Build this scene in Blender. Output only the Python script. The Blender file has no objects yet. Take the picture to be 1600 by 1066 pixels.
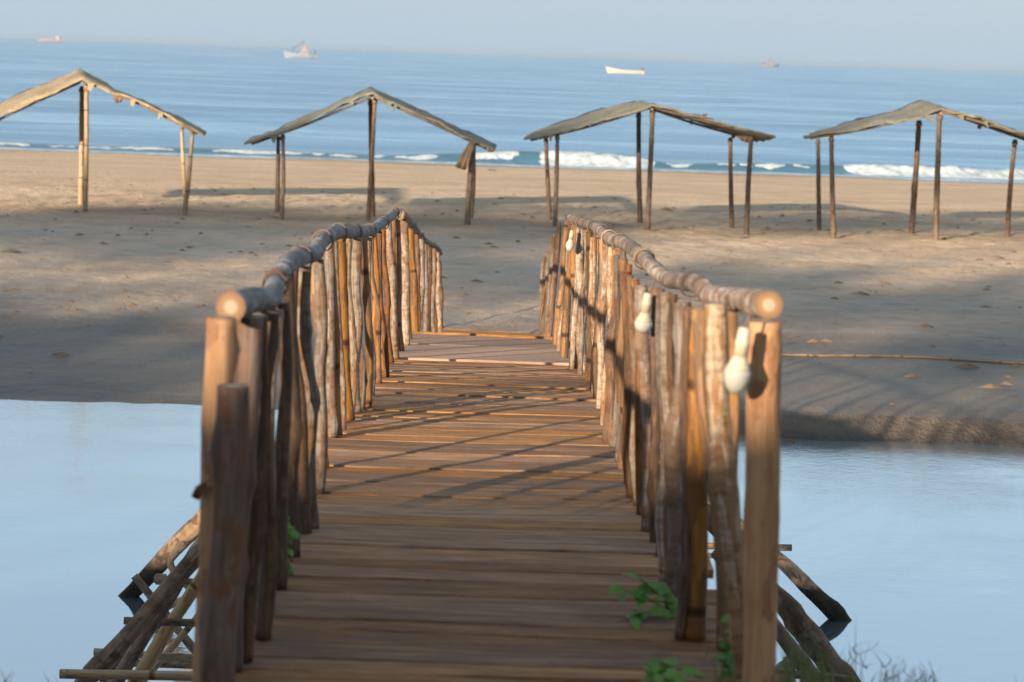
import bpy, math, random
import numpy as np
from mathutils import Vector, Matrix, noise
random.seed(7)
R = math.radians
scene = bpy.context.scene
col = scene.collection

# ------------------------------------------------------------------ camera
F = 3600.0                      # focal length in photo pixels (1600 wide)
PITCH, ROLL = R(7.07), R(1.897)
CAM_Z = 3.3
cam_d = bpy.data.cameras.new('camera')
cam = bpy.data.objects.new('camera', cam_d)
col.objects.link(cam)
cam_d.sensor_width = 36.0
cam_d.lens = 36.0 * F / 1600.0
cam_d.clip_start = 0.1
cam_d.clip_end = 80000
CAM_M = Matrix.Translation((0, 0, CAM_Z)) @ Matrix.Rotation(R(90) - PITCH, 4, 'X') @ Matrix.Rotation(ROLL, 4, 'Z')
cam.matrix_world = CAM_M
cam_d.dof.use_dof = True
cam_d.dof.focus_distance = 13.5
cam_d.dof.aperture_fstop = 4.6
scene.camera = cam

# ------------------------------------------------------------------ sun and sky
SUN_EL, SUN_AZ = R(13), R(30)   # light travels to +Y, turned to +X by SUN_AZ
LDIR = Vector((math.sin(SUN_AZ) * math.cos(SUN_EL), math.cos(SUN_AZ) * math.cos(SUN_EL), -math.sin(SUN_EL)))
world = bpy.data.worlds.new('World')
scene.world = world
world.use_nodes = True
wn, wl = world.node_tree.nodes, world.node_tree.links
wn.clear()
sky = wn.new('ShaderNodeTexSky')
sky.sky_type = 'NISHITA'
sky.sun_disc = False
sky.sun_elevation = SUN_EL
sky.sun_rotation = math.pi + SUN_AZ
sky.altitude = 0
sky.air_density = 1.0
sky.dust_density = 1.0
sky.ozone_density = 1.5
bgn = wn.new('ShaderNodeBackground')
bgn.inputs['Strength'].default_value = 0.104
wo = wn.new('ShaderNodeOutputWorld')
# a milky morning haze hugging the horizon, over the clear sky
wtc = wn.new('ShaderNodeTexCoord')
wsp = wn.new('ShaderNodeSeparateXYZ')
wl.new(wtc.outputs['Generated'], wsp.inputs[0])
wrp = wn.new('ShaderNodeValToRGB')
for e_, (p_, v_) in zip([wrp.color_ramp.elements[0], wrp.color_ramp.elements[1], wrp.color_ramp.elements.new(.2)], [(0.0, .97), (.62, 0.0), (.2, .72)]):
    e_.position = p_
    e_.color = (v_, v_, v_, 1)
wl.new(wsp.outputs[2], wrp.inputs[0])
wmx = wn.new('ShaderNodeMix')
wmx.data_type = 'RGBA'
wl.new(wrp.outputs[0], wmx.inputs[0])
wl.new(sky.outputs[0], wmx.inputs[6])
HZ = 1 / (2.46 * .104)
wmx.inputs[7].default_value = (.485 * HZ, .60 * HZ, .72 * HZ, 1)
wl.new(wmx.outputs[2], bgn.inputs['Color'])
wl.new(bgn.outputs[0], wo.inputs['Surface'])
sun_d = bpy.data.lights.new('sun', 'SUN')
sun_d.energy = 5.0
sun_d.angle = R(0.9)
sun_d.color = (1.0, 0.81, 0.59)
sun = bpy.data.objects.new('sun', sun_d)
sun.rotation_euler = LDIR.to_track_quat('-Z', 'Y').to_euler()
sun.location = (-30, -40, 30)
col.objects.link(sun)
scene.view_settings.view_transform = 'Standard'
scene.view_settings.look = 'None'
scene.view_settings.gamma = 1
scene.view_settings.exposure = 1.3
scene.view_settings.use_curve_mapping = False

# ------------------------------------------------------------------ helpers
CM3 = CAM_M.to_3x3()
def ray(px, py):
    return CM3 @ Vector(((px - 800) / F, -(py - 533) / F, -1))
def at(px, py, Y):
    """world point seen at photo pixel px,py at distance Y"""
    d = ray(px, py)
    t = Y / d.y
    return Vector((d.x * t, Y, CAM_Z + d.z * t))
def lerp_tab(tab, v):
    if v <= tab[0][0]: return tab[0][1]
    for (a, fa), (b, fb) in zip(tab, tab[1:]):
        if v <= b: return fa + (fb - fa) * (v - a) / (b - a)
    return tab[-1][1]
DROP = [(3, 1.60), (8.4, 1.60), (10.5, 1.68), (12, 1.76), (13.3, 1.87), (15.4, 2.06), (18.8, 2.31), (21, 2.68), (24, 3.05), (28, 3.42), (30.4, 3.61)]
def deck_z(Y): return CAM_Z - lerp_tab(DROP, Y)
def on_deck(px, py):
    Y = 10.0
    for _ in range(60):
        p = at(px, py, Y)
        e = p.z - deck_z(Y)
        Y *= (CAM_Z - deck_z(Y)) / max(0.2, CAM_Z - p.z) * .5 + .5
    return at(px, py, Y)
def tag(o, label=None, cat=None, group=None, kind=None):
    if label: o['label'] = label
    if cat: o['category'] = cat
    if group: o['group'] = group
    if kind: o['kind'] = kind
    return o
def empty(name, loc, label, cat, group=None):
    o = bpy.data.objects.new(name, None)
    o.location = loc
    o.empty_display_size = .3
    col.objects.link(o)
    return tag(o, label, cat, group)
class MB:
    def __init__(s):
        s.v, s.f, s.m, s.uv, s.sm = [], [], [], [], []
    def face(s, idx, mat=0, uv=None, smooth=True):
        s.f.append(idx); s.m.append(mat); s.sm.append(smooth)
        s.uv.extend(uv if uv else [(0, 0)] * len(idx))
    def box(s, c, sx, sy, sz, rot=None, mat=0):
        b = len(s.v)
        for x, y, z in ((-1,-1,-1),(1,-1,-1),(1,1,-1),(-1,1,-1),(-1,-1,1),(1,-1,1),(1,1,1),(-1,1,1)):
            p = Vector((x*sx/2, y*sy/2, z*sz/2))
            if rot is not None: p = rot @ p
            s.v.append(tuple(Vector(c) + p))
        for q in ((3,2,1,0),(4,5,6,7),(0,1,5,4),(1,2,6,5),(2,3,7,6),(3,0,4,7)):
            s.face([b+i for i in q], mat, [(0,0),(sx,0),(sx,sy),(0,sy)], False)
    def tube(s, pts, rad, n=12, wob=0.0, seed=0.0, caps=True, capmat=1, mat=0, step=None, knots=0):
        pts = [Vector(p) for p in pts]
        # resample with catmull-rom
        L = [0]
        for a, b in zip(pts, pts[1:]): L.append(L[-1] + (b - a).length)
        tot = L[-1]
        if step is None: step = 0.08
        k = max(2, int(tot / step))
        rr = rad if isinstance(rad, (list, tuple)) else [rad] * len(pts)
        out, ro = [], []
        for i in range(k + 1):
            t = tot * i / k
            j = 0
            while j < len(L) - 2 and t > L[j+1]: j += 1
            u = (t - L[j]) / max(1e-9, L[j+1] - L[j])
            p0 = pts[max(0, j-1)]; p1 = pts[j]; p2 = pts[j+1]; p3 = pts[min(len(pts)-1, j+2)]
            if len(pts) > 2:
                p = 0.5*((2*p1) + (p2-p0)*u + (2*p0-5*p1+4*p2-p3)*u*u + (3*p1-p0-3*p2+p3)*u**3)
            else: p = p1.lerp(p2, u)
            out.append(p); ro.append(rr[j] + (rr[j+1] - rr[j]) * u)
        rnd = random.Random(int(seed * 1000) + 5)
        kn = [(rnd.uniform(.08, .95) * tot, rnd.uniform(0, 6.28), rnd.uniform(.25, .55)) for _ in range(knots)]
        base = len(s.v)
        d0 = (out[1] - out[0]).normalized()
        side = d0.cross(Vector((0.02, 1, 0.01))).normalized() if abs(d0.y) < .9 else d0.cross(Vector((0, 0, 1))).normalized()
        for i, p in enumerate(out):
            d = (out[min(k, i+1)] - out[max(0, i-1)]).normalized()
            side = (side - d * side.dot(d)).normalized()
            up = d.cross(side)
            for a in range(n):
                # seam turned away from the camera
                ang = 2 * math.pi * a / n + math.pi / 2
                dirv = side * math.cos(ang) + up * math.sin(ang)
                q = p * 6 + dirv * .5
                r = ro[i] * (1 + wob * noise.noise(Vector((q.x + seed, q.y, q.z * .8))) + wob * .5 * noise.noise(Vector((q.x * 3 + seed, q.y * 3, q.z * 2.2))))
                for (kt, ka, kh) in kn:
                    dt = (tot * i / k - kt) / (ro[i] * 1.1)
                    da = (ang - ka + math.pi) % (2*math.pi) - math.pi
                    r += ro[i] * kh * math.exp(-dt*dt - (da/.55)**2)
                s.v.append(tuple(p + dirv * r))
        for i in range(k):
            v0, v1 = tot * i / k, tot * (i+1) / k
            for a in range(n):
                b = (a + 1) % n
                u0, u1 = a / n, (a + 1) / n
                s.face([base+i*n+a, base+i*n+b, base+(i+1)*n+b, base+(i+1)*n+a], mat, [(u0, v0), (u1, v0), (u1, v1), (u0, v1)])
        if caps:
            for e, (i, sg) in enumerate(((0, -1), (k, 1))):
                d = (out[min(k, i+1)] - out[max(0, i-1)]).normalized() * sg
                c = len(s.v)
                s.v.append(tuple(out[i] + d * ro[i] * .05))
                for a in range(n):
                    b = (a + 1) % n
                    t = [base+i*n+b, base+i*n+a, c] if sg < 0 else [base+i*n+a, base+i*n+b, c]
                    th0, th1 = 2*math.pi*a/n, 2*math.pi*(a+1)/n
                    q0 = (.5+.5*math.cos(th0), .5+.5*math.sin(th0)); q1 = (.5+.5*math.cos(th1), .5+.5*math.sin(th1))
                    s.face(t, capmat, [q1, q0, (.5, .5)] if sg < 0 else [q0, q1, (.5, .5)], False)
    def lathe(s, c, axis, prof, n=20, mat=0):
        axis = Vector(axis).normalized()
        sd = axis.cross(Vector((0, 1, 0.1))).normalized(); up = axis.cross(sd)
        base = len(s.v)
        for (r, h) in prof:
            for a in range(n):
                t = 2*math.pi*a/n
                s.v.append(tuple(Vector(c) + axis*h + (sd*math.cos(t)+up*math.sin(t))*r))
        for i in range(len(prof)-1):
            for a in range(n):
                b = (a+1) % n
                s.face([base+i*n+a, base+(i+1)*n+a, base+(i+1)*n+b, base+i*n+b], mat)
        s.face([base+a for a in range(n)], mat); s.face([base+(len(prof)-1)*n+a for a in reversed(range(n))], mat)
    def build(s, name, mats, parent=None, origin=None):
        me = bpy.data.meshes.new(name)
        if origin is None:
            origin = Vector((0, 0, 0)) if parent is None else Vector(parent.location)
        o3 = Vector(origin)
        me.from_pydata([tuple(Vector(v) - o3) for v in s.v], [], s.f)
        uvl = me.uv_layers.new(name='UVMap')
        uvl.data.foreach_set('uv', np.array(s.uv, dtype=np.float32).ravel())
        me.polygons.foreach_set('material_index', s.m)
        me.polygons.foreach_set('use_smooth', s.sm)
        for m in (mats if isinstance(mats, (list, tuple)) else [mats]): me.materials.append(m)
        me.update()
        o = bpy.data.objects.new(name, me)
        col.objects.link(o)
        if parent is not None: o.parent = parent
        else: o.location = o3
        return o

# ------------------------------------------------------------------ materials
def mat_new(name):
    m = bpy.data.materials.new(name)
    m.use_nodes = True
    nt = m.node_tree
    nt.nodes.clear()
    out = nt.nodes.new('ShaderNodeOutputMaterial')
    bs = nt.nodes.new('ShaderNodeBsdfPrincipled')
    nt.links.new(bs.outputs[0], out.inputs['Surface'])
    return m, nt, bs
def N(nt, t, **kw):
    n = nt.nodes.new('ShaderNode' + t)
    for k, v in kw.items():
        if k.startswith('i_'):
            key = k[2:]
            key = int(key) if key.isdigit() else key.replace('_', ' ')
            n.inputs[key].default_value = v
        else: setattr(n, k, v)
    return n
def ramp(nt, fac, stops, interp='LINEAR'):
    r = nt.nodes.new('ShaderNodeValToRGB')
    r.color_ramp.interpolation = interp
    e = r.color_ramp.elements
    while len(e) < len(stops): e.new(.5)
    for el, (p, c) in zip(e, stops):
        el.position = p
        el.color = c if len(c) == 4 else (*c, 1)
    nt.links.new(fac, r.inputs[0])
    return r.outputs[0]
def mathn(nt, op, a, b=None, c=None):
    n = nt.nodes.new('ShaderNodeMath'); n.operation = op
    for i, v in enumerate((a, b, c)):
        if v is None: continue
        if isinstance(v, (int, float)): n.inputs[i].default_value = v
        else: nt.links.new(v, n.inputs[i])
    return n.outputs[0]
def mixc(nt, fac, a, b, mode='MIX'):
    n = nt.nodes.new('ShaderNodeMix'); n.data_type = 'RGBA'; n.blend_type = mode
    for key, v in ((0, fac), (6, a), (7, b)):
        if isinstance(v, (int, float)): n.inputs[key].default_value = v
        elif isinstance(v, tuple): n.inputs[key].default_value = v if len(v) == 4 else (*v, 1)
        else: nt.links.new(v, n.inputs[key])
    return n.outputs[2]
def uvvec(nt, su, sv, rand=True):
    uv = N(nt, 'UVMap'); sp = N(nt, 'SeparateXYZ'); nt.links.new(uv.outputs[0], sp.inputs[0])
    cb = N(nt, 'CombineXYZ')
    nt.links.new(mathn(nt, 'MULTIPLY', sp.outputs[0], su), cb.inputs[0])
    nt.links.new(mathn(nt, 'MULTIPLY', sp.outputs[1], sv), cb.inputs[1])
    if rand:
        oi = N(nt, 'ObjectInfo')
        nt.links.new(mathn(nt, 'MULTIPLY', oi.outputs['Random'], 57.0), cb.inputs[2])
    return cb.outputs[0]
def noi(nt, vec, scale, detail=4, rough=.6, dist=0.0):
    n = N(nt, 'TexNoise'); n.inputs['Scale'].default_value = scale
    n.inputs['Detail'].default_value = detail; n.inputs['Roughness'].default_value = rough
    n.inputs['Distortion'].default_value = dist
    if vec is not None: nt.links.new(vec, n.inputs['Vector'])
    return n.outputs['Fac']
def bump(nt, bs, h, strength=.5, dist=.01):
    b = N(nt, 'Bump'); b.inputs['Strength'].default_value = strength; b.inputs['Distance'].default_value = dist
    nt.links.new(h, b.inputs['Height'])
    nt.links.new(b.outputs[0], bs.inputs['Normal'])
def varied(nt, c, amt=.35):
    oi = N(nt, 'ObjectInfo')
    hs = N(nt, 'HueSaturation')
    nt.links.new(c, hs.inputs['Color'])
    nt.links.new(mathn(nt, 'MULTIPLY_ADD', oi.outputs['Random'], amt, 1 - amt / 2), hs.inputs['Value'])
    nt.links.new(mathn(nt, 'MULTIPLY_ADD', mathn(nt, 'FRACT', mathn(nt, 'MULTIPLY', oi.outputs['Random'], 7.3)), .3, .85), hs.inputs['Saturation'])
    return hs.outputs[0]
def pole_mat(name, cols, patch, patch_amt, node_gap=None, rings=0, rough=.75, streak=1.0, wet=None):
    """bark / bamboo: colour streaks along the pole, patches of peeled bark, knots"""
    m, nt, bs = mat_new(name)
    v1 = uvvec(nt, 9 * streak, 2.2); a = noi(nt, v1, 1.5, 5, .65, .3)
    c = ramp(nt, a, [(.28, cols[0]), (.5, cols[1]), (.72, cols[2])])
    v2 = uvvec(nt, 2.4, 4.0); b = noi(nt, v2, 1.7, 4, .6)
    pm = ramp(nt, b, [(.62 - patch_amt * .3, (0, 0, 0)), (.66 - patch_amt * .3, (1, 1, 1))])
    c = mixc(nt, pm, c, patch)
    v3 = uvvec(nt, 12, 40); s = noi(nt, v3, 1.0, 3, .7)
    sp = ramp(nt, s, [(.66, (1, 1, 1)), (.74, (.35, .28, .22))])
    c = mixc(nt, .8, c, sp, 'MULTIPLY')
    h = mathn(nt, 'ADD', mathn(nt, 'MULTIPLY', a, 1.0), mathn(nt, 'MULTIPLY', s, .6))
    if node_gap:
        uv = N(nt, 'UVMap'); spx = N(nt, 'SeparateXYZ'); nt.links.new(uv.outputs[0], spx.inputs[0])
        oi = N(nt, 'ObjectInfo')
        w = mathn(nt, 'PINGPONG', mathn(nt, 'ADD', spx.outputs[1], oi.outputs['Random']), node_gap)
        nr = ramp(nt, mathn(nt, 'DIVIDE', w, node_gap), [(0, (.25, .18, .12)), (.03, (.4, .32, .25)), (.06, (1, 1, 1))])
        c = mixc(nt, 1.0, c, nr, 'MULTIPLY')
    if rings:
        v4 = uvvec(nt, 1.2, rings); rg = noi(nt, v4, 1.0, 3, .7)
        rr = ramp(nt, rg, [(.42, (1, 1, 1)), (.53, (.6, .55, .52)), (.62, (.22, .19, .17))]) if streak < .6 else ramp(nt, rg, [(.45, (1, 1, 1)), (.62, (.58, .52, .47))])
        c = mixc(nt, .85, c, rr, 'MULTIPLY')
        h = mathn(nt, 'ADD', h, mathn(nt, 'MULTIPLY', rg, -1.4))
    c = varied(nt, c)
    if wet is not None:
        g = N(nt, 'NewGeometry'); sz = N(nt, 'SeparateXYZ'); nt.links.new(g.outputs['Position'], sz.inputs[0])
        wz = ramp(nt, mathn(nt, 'MULTIPLY_ADD', mathn(nt, 'ADD', sz.outputs[2], .6), 1.4, mathn(nt, 'MULTIPLY', b, .15)), [(.37, (.07, .075, .065)), (.43, (1, 1, 1))])
        c = mixc(nt, 1.0, c, wz, 'MULTIPLY')
    nt.links.new(c, bs.inputs['Base Color'])
    bs.inputs['Roughness'].default_value = rough
    bs.inputs['Specular IOR Level'].default_value = .3
    bump(nt, bs, h, .8, .006)
    return m
M = {}
M['pale'] = pole_mat('bark_pale', [(.15, .105, .07), (.31, .24, .18), (.42, .345, .27)], (.22, .13, .07), .45, rings=30)
M['grey'] = pole_mat('bark_grey', [(.09, .07, .055), (.18, .15, .125), (.29, .25, .215)], (.15, .09, .055), .45, rings=22)
M['orange'] = pole_mat('bamboo_orange', [(.12, .052, .016), (.24, .115, .036), (.33, .175, .065)], (.14, .07, .03), .4, node_gap=.31, rough=.6)
M['brown'] = pole_mat('wood_brown', [(.07, .032, .015), (.145, .07, .032), (.23, .125, .065)], (.09, .05, .03), .4, rings=10)
M['dark'] = pole_mat('wood_brown_shaded', [(.05, .026, .014), (.10, .055, .03), (.17, .10, .06)], (.07, .045, .03), .4, rings=10)  # brown wood with the shade on the near left posts painted into its colour
M['peeled'] = pole_mat('wood_peeled', [(.25, .125, .06), (.36, .20, .105), (.44, .27, .155)], (.24, .12, .065), .2, streak=1.2)
M['rail'] = pole_mat('rail_bark', [(.15, .145, .145), (.26, .26, .27), (.40, .405, .42)], (.20, .165, .14), .2, rings=44, streak=.4)
M['railwarm'] = pole_mat('rail_bark_warm', [(.2, .15, .12), (.32, .265, .22), (.46, .40, .35)], (.24, .16, .11), .4, rings=34, streak=.4)
M['brace'] = pole_mat('brace_bark', [(.11, .075, .05), (.2, .14, .1), (.3, .22, .16)], (.12, .08, .055), .4, rings=12)
M['bracewet'] = pole_mat('brace_bark_wet', [(.2, .12, .06), (.3, .19, .1), (.4, .27, .15)], (.14, .09, .055), .35, rings=12, wet=True)
M['bamboo'] = pole_mat('bamboo_pale', [(.22, .14, .07), (.33, .22, .12), (.42, .3, .17)], (.2, .13, .07), .2, node_gap=.3, rough=.55)
M['fat'] = pole_mat('wood_greybrown', [(.055, .035, .025), (.10, .066, .05), (.155, .11, .09)], (.12, .06, .035), .3, streak=.8)
M['hutpole'] = pole_mat('hut_pole_bark', [(.10, .07, .05), (.17, .125, .09), (.24, .18, .13)], (.15, .1, .07), .4, rings=8)
def endgrain():
    m, nt, bs = mat_new('end_grain')
    uv = N(nt, 'UVMap')
    vs = N(nt, 'VectorMath', operation='SUBTRACT'); nt.links.new(uv.outputs[0], vs.inputs[0]); vs.inputs[1].default_value = (.5, .5, 0)
    ln = N(nt, 'VectorMath', operation='LENGTH'); nt.links.new(vs.outputs[0], ln.inputs[0])
    nz = noi(nt, uv.outputs[0], 9, 3)
    r = mathn(nt, 'MULTIPLY_ADD', nz, .05, ln.outputs['Value'])
    c = ramp(nt, r, [(0, (.28, .15, .07)), (.07, (.36, .29, .21)), (.2, (.35, .27, .19)), (.28, (.24, .15, .08)), (.4, (.22, .12, .05)), (.46, (.2, .1, .05)), (.52, (.13, .08, .05))])
    w = N(nt, 'TexWave', wave_type='RINGS'); w.inputs['Scale'].default_value = 10; w.inputs['Distortion'].default_value = 1.5
    nt.links.new(vs.outputs[0], w.inputs['Vector'])
    c = mixc(nt, .3, c, w.outputs[0], 'MULTIPLY')
    nt.links.new(c, bs.inputs['Base Color']); bs.inputs['Roughness'].default_value = .8
    return m
M['end'] = endgrain()
def plank_mat(name, cols, stain):
    m, nt, bs = mat_new(name)
    tc = N(nt, 'TexCoord'); oi = N(nt, 'ObjectInfo')
    mp = N(nt, 'Mapping'); nt.links.new(tc.outputs['Object'], mp.inputs[0]); mp.inputs['Scale'].default_value = (1.6, 34, 10)
    cb = N(nt, 'CombineXYZ'); nt.links.new(mathn(nt, 'MULTIPLY', oi.outputs['Random'], 91), cb.inputs[0]); nt.links.new(mathn(nt, 'MULTIPLY', oi.outputs['Random'], 33), cb.inputs[1])
    nt.links.new(cb.outputs[0], mp.inputs['Location'])
    g = noi(nt, mp.outputs[0], 1.6, 6, .7, .6)
    c = ramp(nt, g, [(.3, cols[0]), (.5, cols[1]), (.7, cols[2])])
    mp2 = N(nt, 'Mapping'); nt.links.new(tc.outputs['Object'], mp2.inputs[0]); mp2.inputs['Scale'].default_value = (2.2, 5, 1); nt.links.new(cb.outputs[0], mp2.inputs['Location'])
    b = noi(nt, mp2.outputs[0], 1.5, 5, .65)
    c = mixc(nt, ramp(nt, b, [(.45, (0, 0, 0)), (.72, (1, 1, 1))]), c, stain)
    # pale dust and sand walked onto the boards
    d = noi(nt, mp2.outputs[0], 3.1, 6, .7)
    c = mixc(nt, ramp(nt, d, [(.56, (0, 0, 0)), (.8, (.65, .65, .65))]), c, (.36, .27, .18))
    c = varied(nt, c, .6)
    nt.links.new(c, bs.inputs['Base Color']); bs.inputs['Roughness'].default_value = .78; bs.inputs['Specular IOR Level'].default_value = .3
    c2_ = None
    bump(nt, bs, mathn(nt, 'ADD', g, mathn(nt, 'MULTIPLY', d, .4)), 1.0, .012)
    return m
M['plank'] = plank_mat('deck_plank_wood', [(.06, .027, .012), (.26, .125, .048), (.48, .265, .12)], (.15, .088, .052))
M['ply'] = plank_mat('plywood_sheet', [(.32, .165, .09), (.42, .235, .14), (.48, .295, .19)], (.33, .2, .13))
def simple(name, c, rough=.6, metal=0, nscale=None, c2=None):
    m, nt, bs = mat_new(name)
    if nscale:
        tc = N(nt, 'TexCoord')
        f = noi(nt, tc.outputs['Object'], nscale, 4)
        nt.links.new(ramp(nt, f, [(.35, c), (.65, c2)]), bs.inputs['Base Color'])
    else: bs.inputs['Base Color'].default_value = (*c, 1)
    bs.inputs['Roughness'].default_value = rough; bs.inputs['Metallic'].default_value = metal
    return m
M['rope'] = simple('rope_fibre', (.3, .22, .14), .9, 0, 30, (.18, .12, .08))
M['wire'] = simple('wire_rusty', (.16, .09, .06), .6, 0, 20, (.09, .06, .05))
M['socket'] = simple('bulb_socket_plastic', (.37, .34, .25), .4, 0, 9, (.4, .37, .28))
M['globe'] = simple('bulb_globe_milky', (.34, .34, .30), .15, 0, 6, (.37, .37, .33))
M['collar'] = simple('bulb_collar', (.3, .16, .08), .4)
def sand_mat():
    m, nt, bs = mat_new('beach_sand')
    g = N(nt, 'NewGeometry'); sp = N(nt, 'SeparateXYZ'); nt.links.new(g.outputs['Position'], sp.inputs[0])
    mp = N(nt, 'Mapping'); nt.links.new(g.outputs['Position'], mp.inputs[0]); mp.inputs['Scale'].default_value = (.35, 1, 1)
    a = noi(nt, mp.outputs[0], .6, 7, .65); b = noi(nt, g.outputs['Position'], 5.5, 6, .7); f = noi(nt, g.outputs['Position'], 28, 4, .7)
    c = ramp(nt, a, [(.3, (.49, .355, .235)), (.5, (.59, .445, .305)), (.7, (.68, .53, .38))])
    c = mixc(nt, .5, c, ramp(nt, b, [(.32, (.5, .44, .38)), (.48, (.93, .91, .89)), (.7, (1.0, 1.0, 1.0))]), 'MULTIPLY')
    # damp, darker sand near the creek and at the sea's edge
    wn_ = mathn(nt, 'MULTIPLY_ADD', mathn(nt, 'SUBTRACT', a, .5), .35, sp.outputs[2])
    wet = ramp(nt, mathn(nt, 'MULTIPLY_ADD', wn_, 1.0, 1.0), [(.40, (.4, .38, .36)), (.46, (.62, .6, .58)), (.6, (.78, .77, .76)), (.76, (.9, .9, .9)), (.9, (1, 1, 1))])
    near = ramp(nt, mathn(nt, 'DIVIDE', sp.outputs[1], 100), [(.5, (1, 1, 1)), (.55, (0, 0, 0))])
    wetsea = ramp(nt, mathn(nt, 'ADD', sp.outputs[2], 1.0), [(.3, (.45, .46, .47)), (.42, (1, 1, 1))])
    c = mixc(nt, near, mixc(nt, 1.0, c, wetsea, 'MULTIPLY'), mixc(nt, 1.0, c, wet, 'MULTIPLY'))
    dn_ = mathn(nt, 'MULTIPLY_ADD', mathn(nt, 'SUBTRACT', a, .5), 5.0, sp.outputs[1])
    damp_shade = ramp(nt, mathn(nt, 'DIVIDE', dn_, 60), [(.47, (.29, .315, .345)), (.505, (.56, .56, .56)), (.60, (.85, .83, .81)), (.68, (1, 1, 1))])  # damp creek-side sand, darkened further to stand in for shade on the bank
    c = mixc(nt, 1.0, c, damp_shade, 'MULTIPLY')
    litter = noi(nt, mp.outputs[0], 3.3, 5, .75)
    c = mixc(nt, ramp(nt, litter, [(.62, (0, 0, 0)), (.70, (.75, .75, .75))]), c, (.12, .09, .055))
    c = mixc(nt, mathn(nt, 'MULTIPLY', ramp(nt, noi(nt, mp.outputs[0], 1.9, 6, .72), [(.50, (0, 0, 0)), (.64, (1, 1, 1))]), .42), c, (.20, .145, .09))
    nt.links.new(c, bs.inputs['Base Color'])
    nt.links.new(ramp(nt, mathn(nt, 'MAXIMUM', wn_, mathn(nt, 'MULTIPLY', mathn(nt, 'SUBTRACT', sp.outputs[1], 40), .01)), [(-.0, (.4, .4, .4)), (.05, (.9, .9, .9))]), bs.inputs['Roughness']); bs.inputs['Specular IOR Level'].default_value = .35
    vo = N(nt, 'TexVoronoi', feature='SMOOTH_F1'); vo.inputs['Scale'].default_value = 2.6; vo.inputs['Randomness'].default_value = 1
    wv = N(nt, 'VectorMath', operation='ADD'); nt.links.new(g.outputs['Position'], wv.inputs[0])
    nc = N(nt, 'TexNoise'); nc.inputs['Scale'].default_value = 1.7; nt.links.new(g.outputs['Position'], nc.inputs['Vector']); nt.links.new(nc.outputs['Color'], wv.inputs[1])
    nt.links.new(wv.outputs[0], vo.inputs['Vector'])
    trod = ramp(nt, mathn(nt, 'DIVIDE', sp.outputs[1], 100), [(.28, (0, 0, 0)), (.30, (1, 1, 1)), (.5, (1, 1, 1)), (.6, (.1, .1, .1))])
    vd = mathn(nt, 'MULTIPLY', vo.outputs['Distance'], trod)
    h = mathn(nt, 'ADD', mathn(nt, 'MULTIPLY', b, 1.0), mathn(nt, 'MULTIPLY', f, .35))
    h = mathn(nt, 'ADD', h, mathn(nt, 'MULTIPLY', vd, .8))
    bump(nt, bs, h, 1.0, .14)
    return m
M['sand'] = sand_mat()
def creek_mat():
    m, nt, bs = mat_new('creek_water')
    g = N(nt, 'NewGeometry')
    mp = N(nt, 'Mapping'); nt.links.new(g.outputs['Position'], mp.inputs[0]); mp.inputs['Scale'].default_value = (1, 1.6, 1)
    a = noi(nt, mp.outputs[0], 1.3, 3, .5); b = noi(nt, mp.outputs[0], 9, 4, .6)
    spc = N(nt, 'SeparateXYZ'); nt.links.new(g.outputs['Position'], spc.inputs[0])
    wind = ramp(nt, mathn(nt, 'DIVIDE', spc.outputs[1], 40), [(.40, (0, 0, 0)), (.56, (.22, .22, .22))])
    mask = ramp(nt, mathn(nt, 'ADD', noi(nt, mp.outputs[0], .3, 4, .6), wind), [(.52, (.05, .05, .05)), (.74, (1, 1, 1))])
    h = mathn(nt, 'ADD', mathn(nt, 'MULTIPLY', a, .35), mathn(nt, 'MULTIPLY', mathn(nt, 'MULTIPLY', b, mask), .6))
    bs.inputs['Base Color'].default_value = (.10, .15, .17, 1)
    bs.inputs['Roughness'].default_value = .02
    bump(nt, bs, h, .2, .04)
    gl = N(nt, 'BsdfGlossy'); gl.inputs['Roughness'].default_value = .02; gl.inputs['Color'].default_value = (.9, .95, .97, 1)
    bn = [n for n in nt.nodes if n.type == 'BUMP'][0]; nt.links.new(bn.outputs[0], gl.inputs['Normal'])
    mx = N(nt, 'MixShader'); mx.inputs[0].default_value = .67
    out = [n for n in nt.nodes if n.type == 'OUTPUT_MATERIAL'][0]
    nt.links.new(bs.outputs[0], mx.inputs[1]); nt.links.new(gl.outputs[0], mx.inputs[2]); nt.links.new(mx.outputs[0], out.inputs['Surface'])
    return m
M['creek'] = creek_mat()
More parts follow.
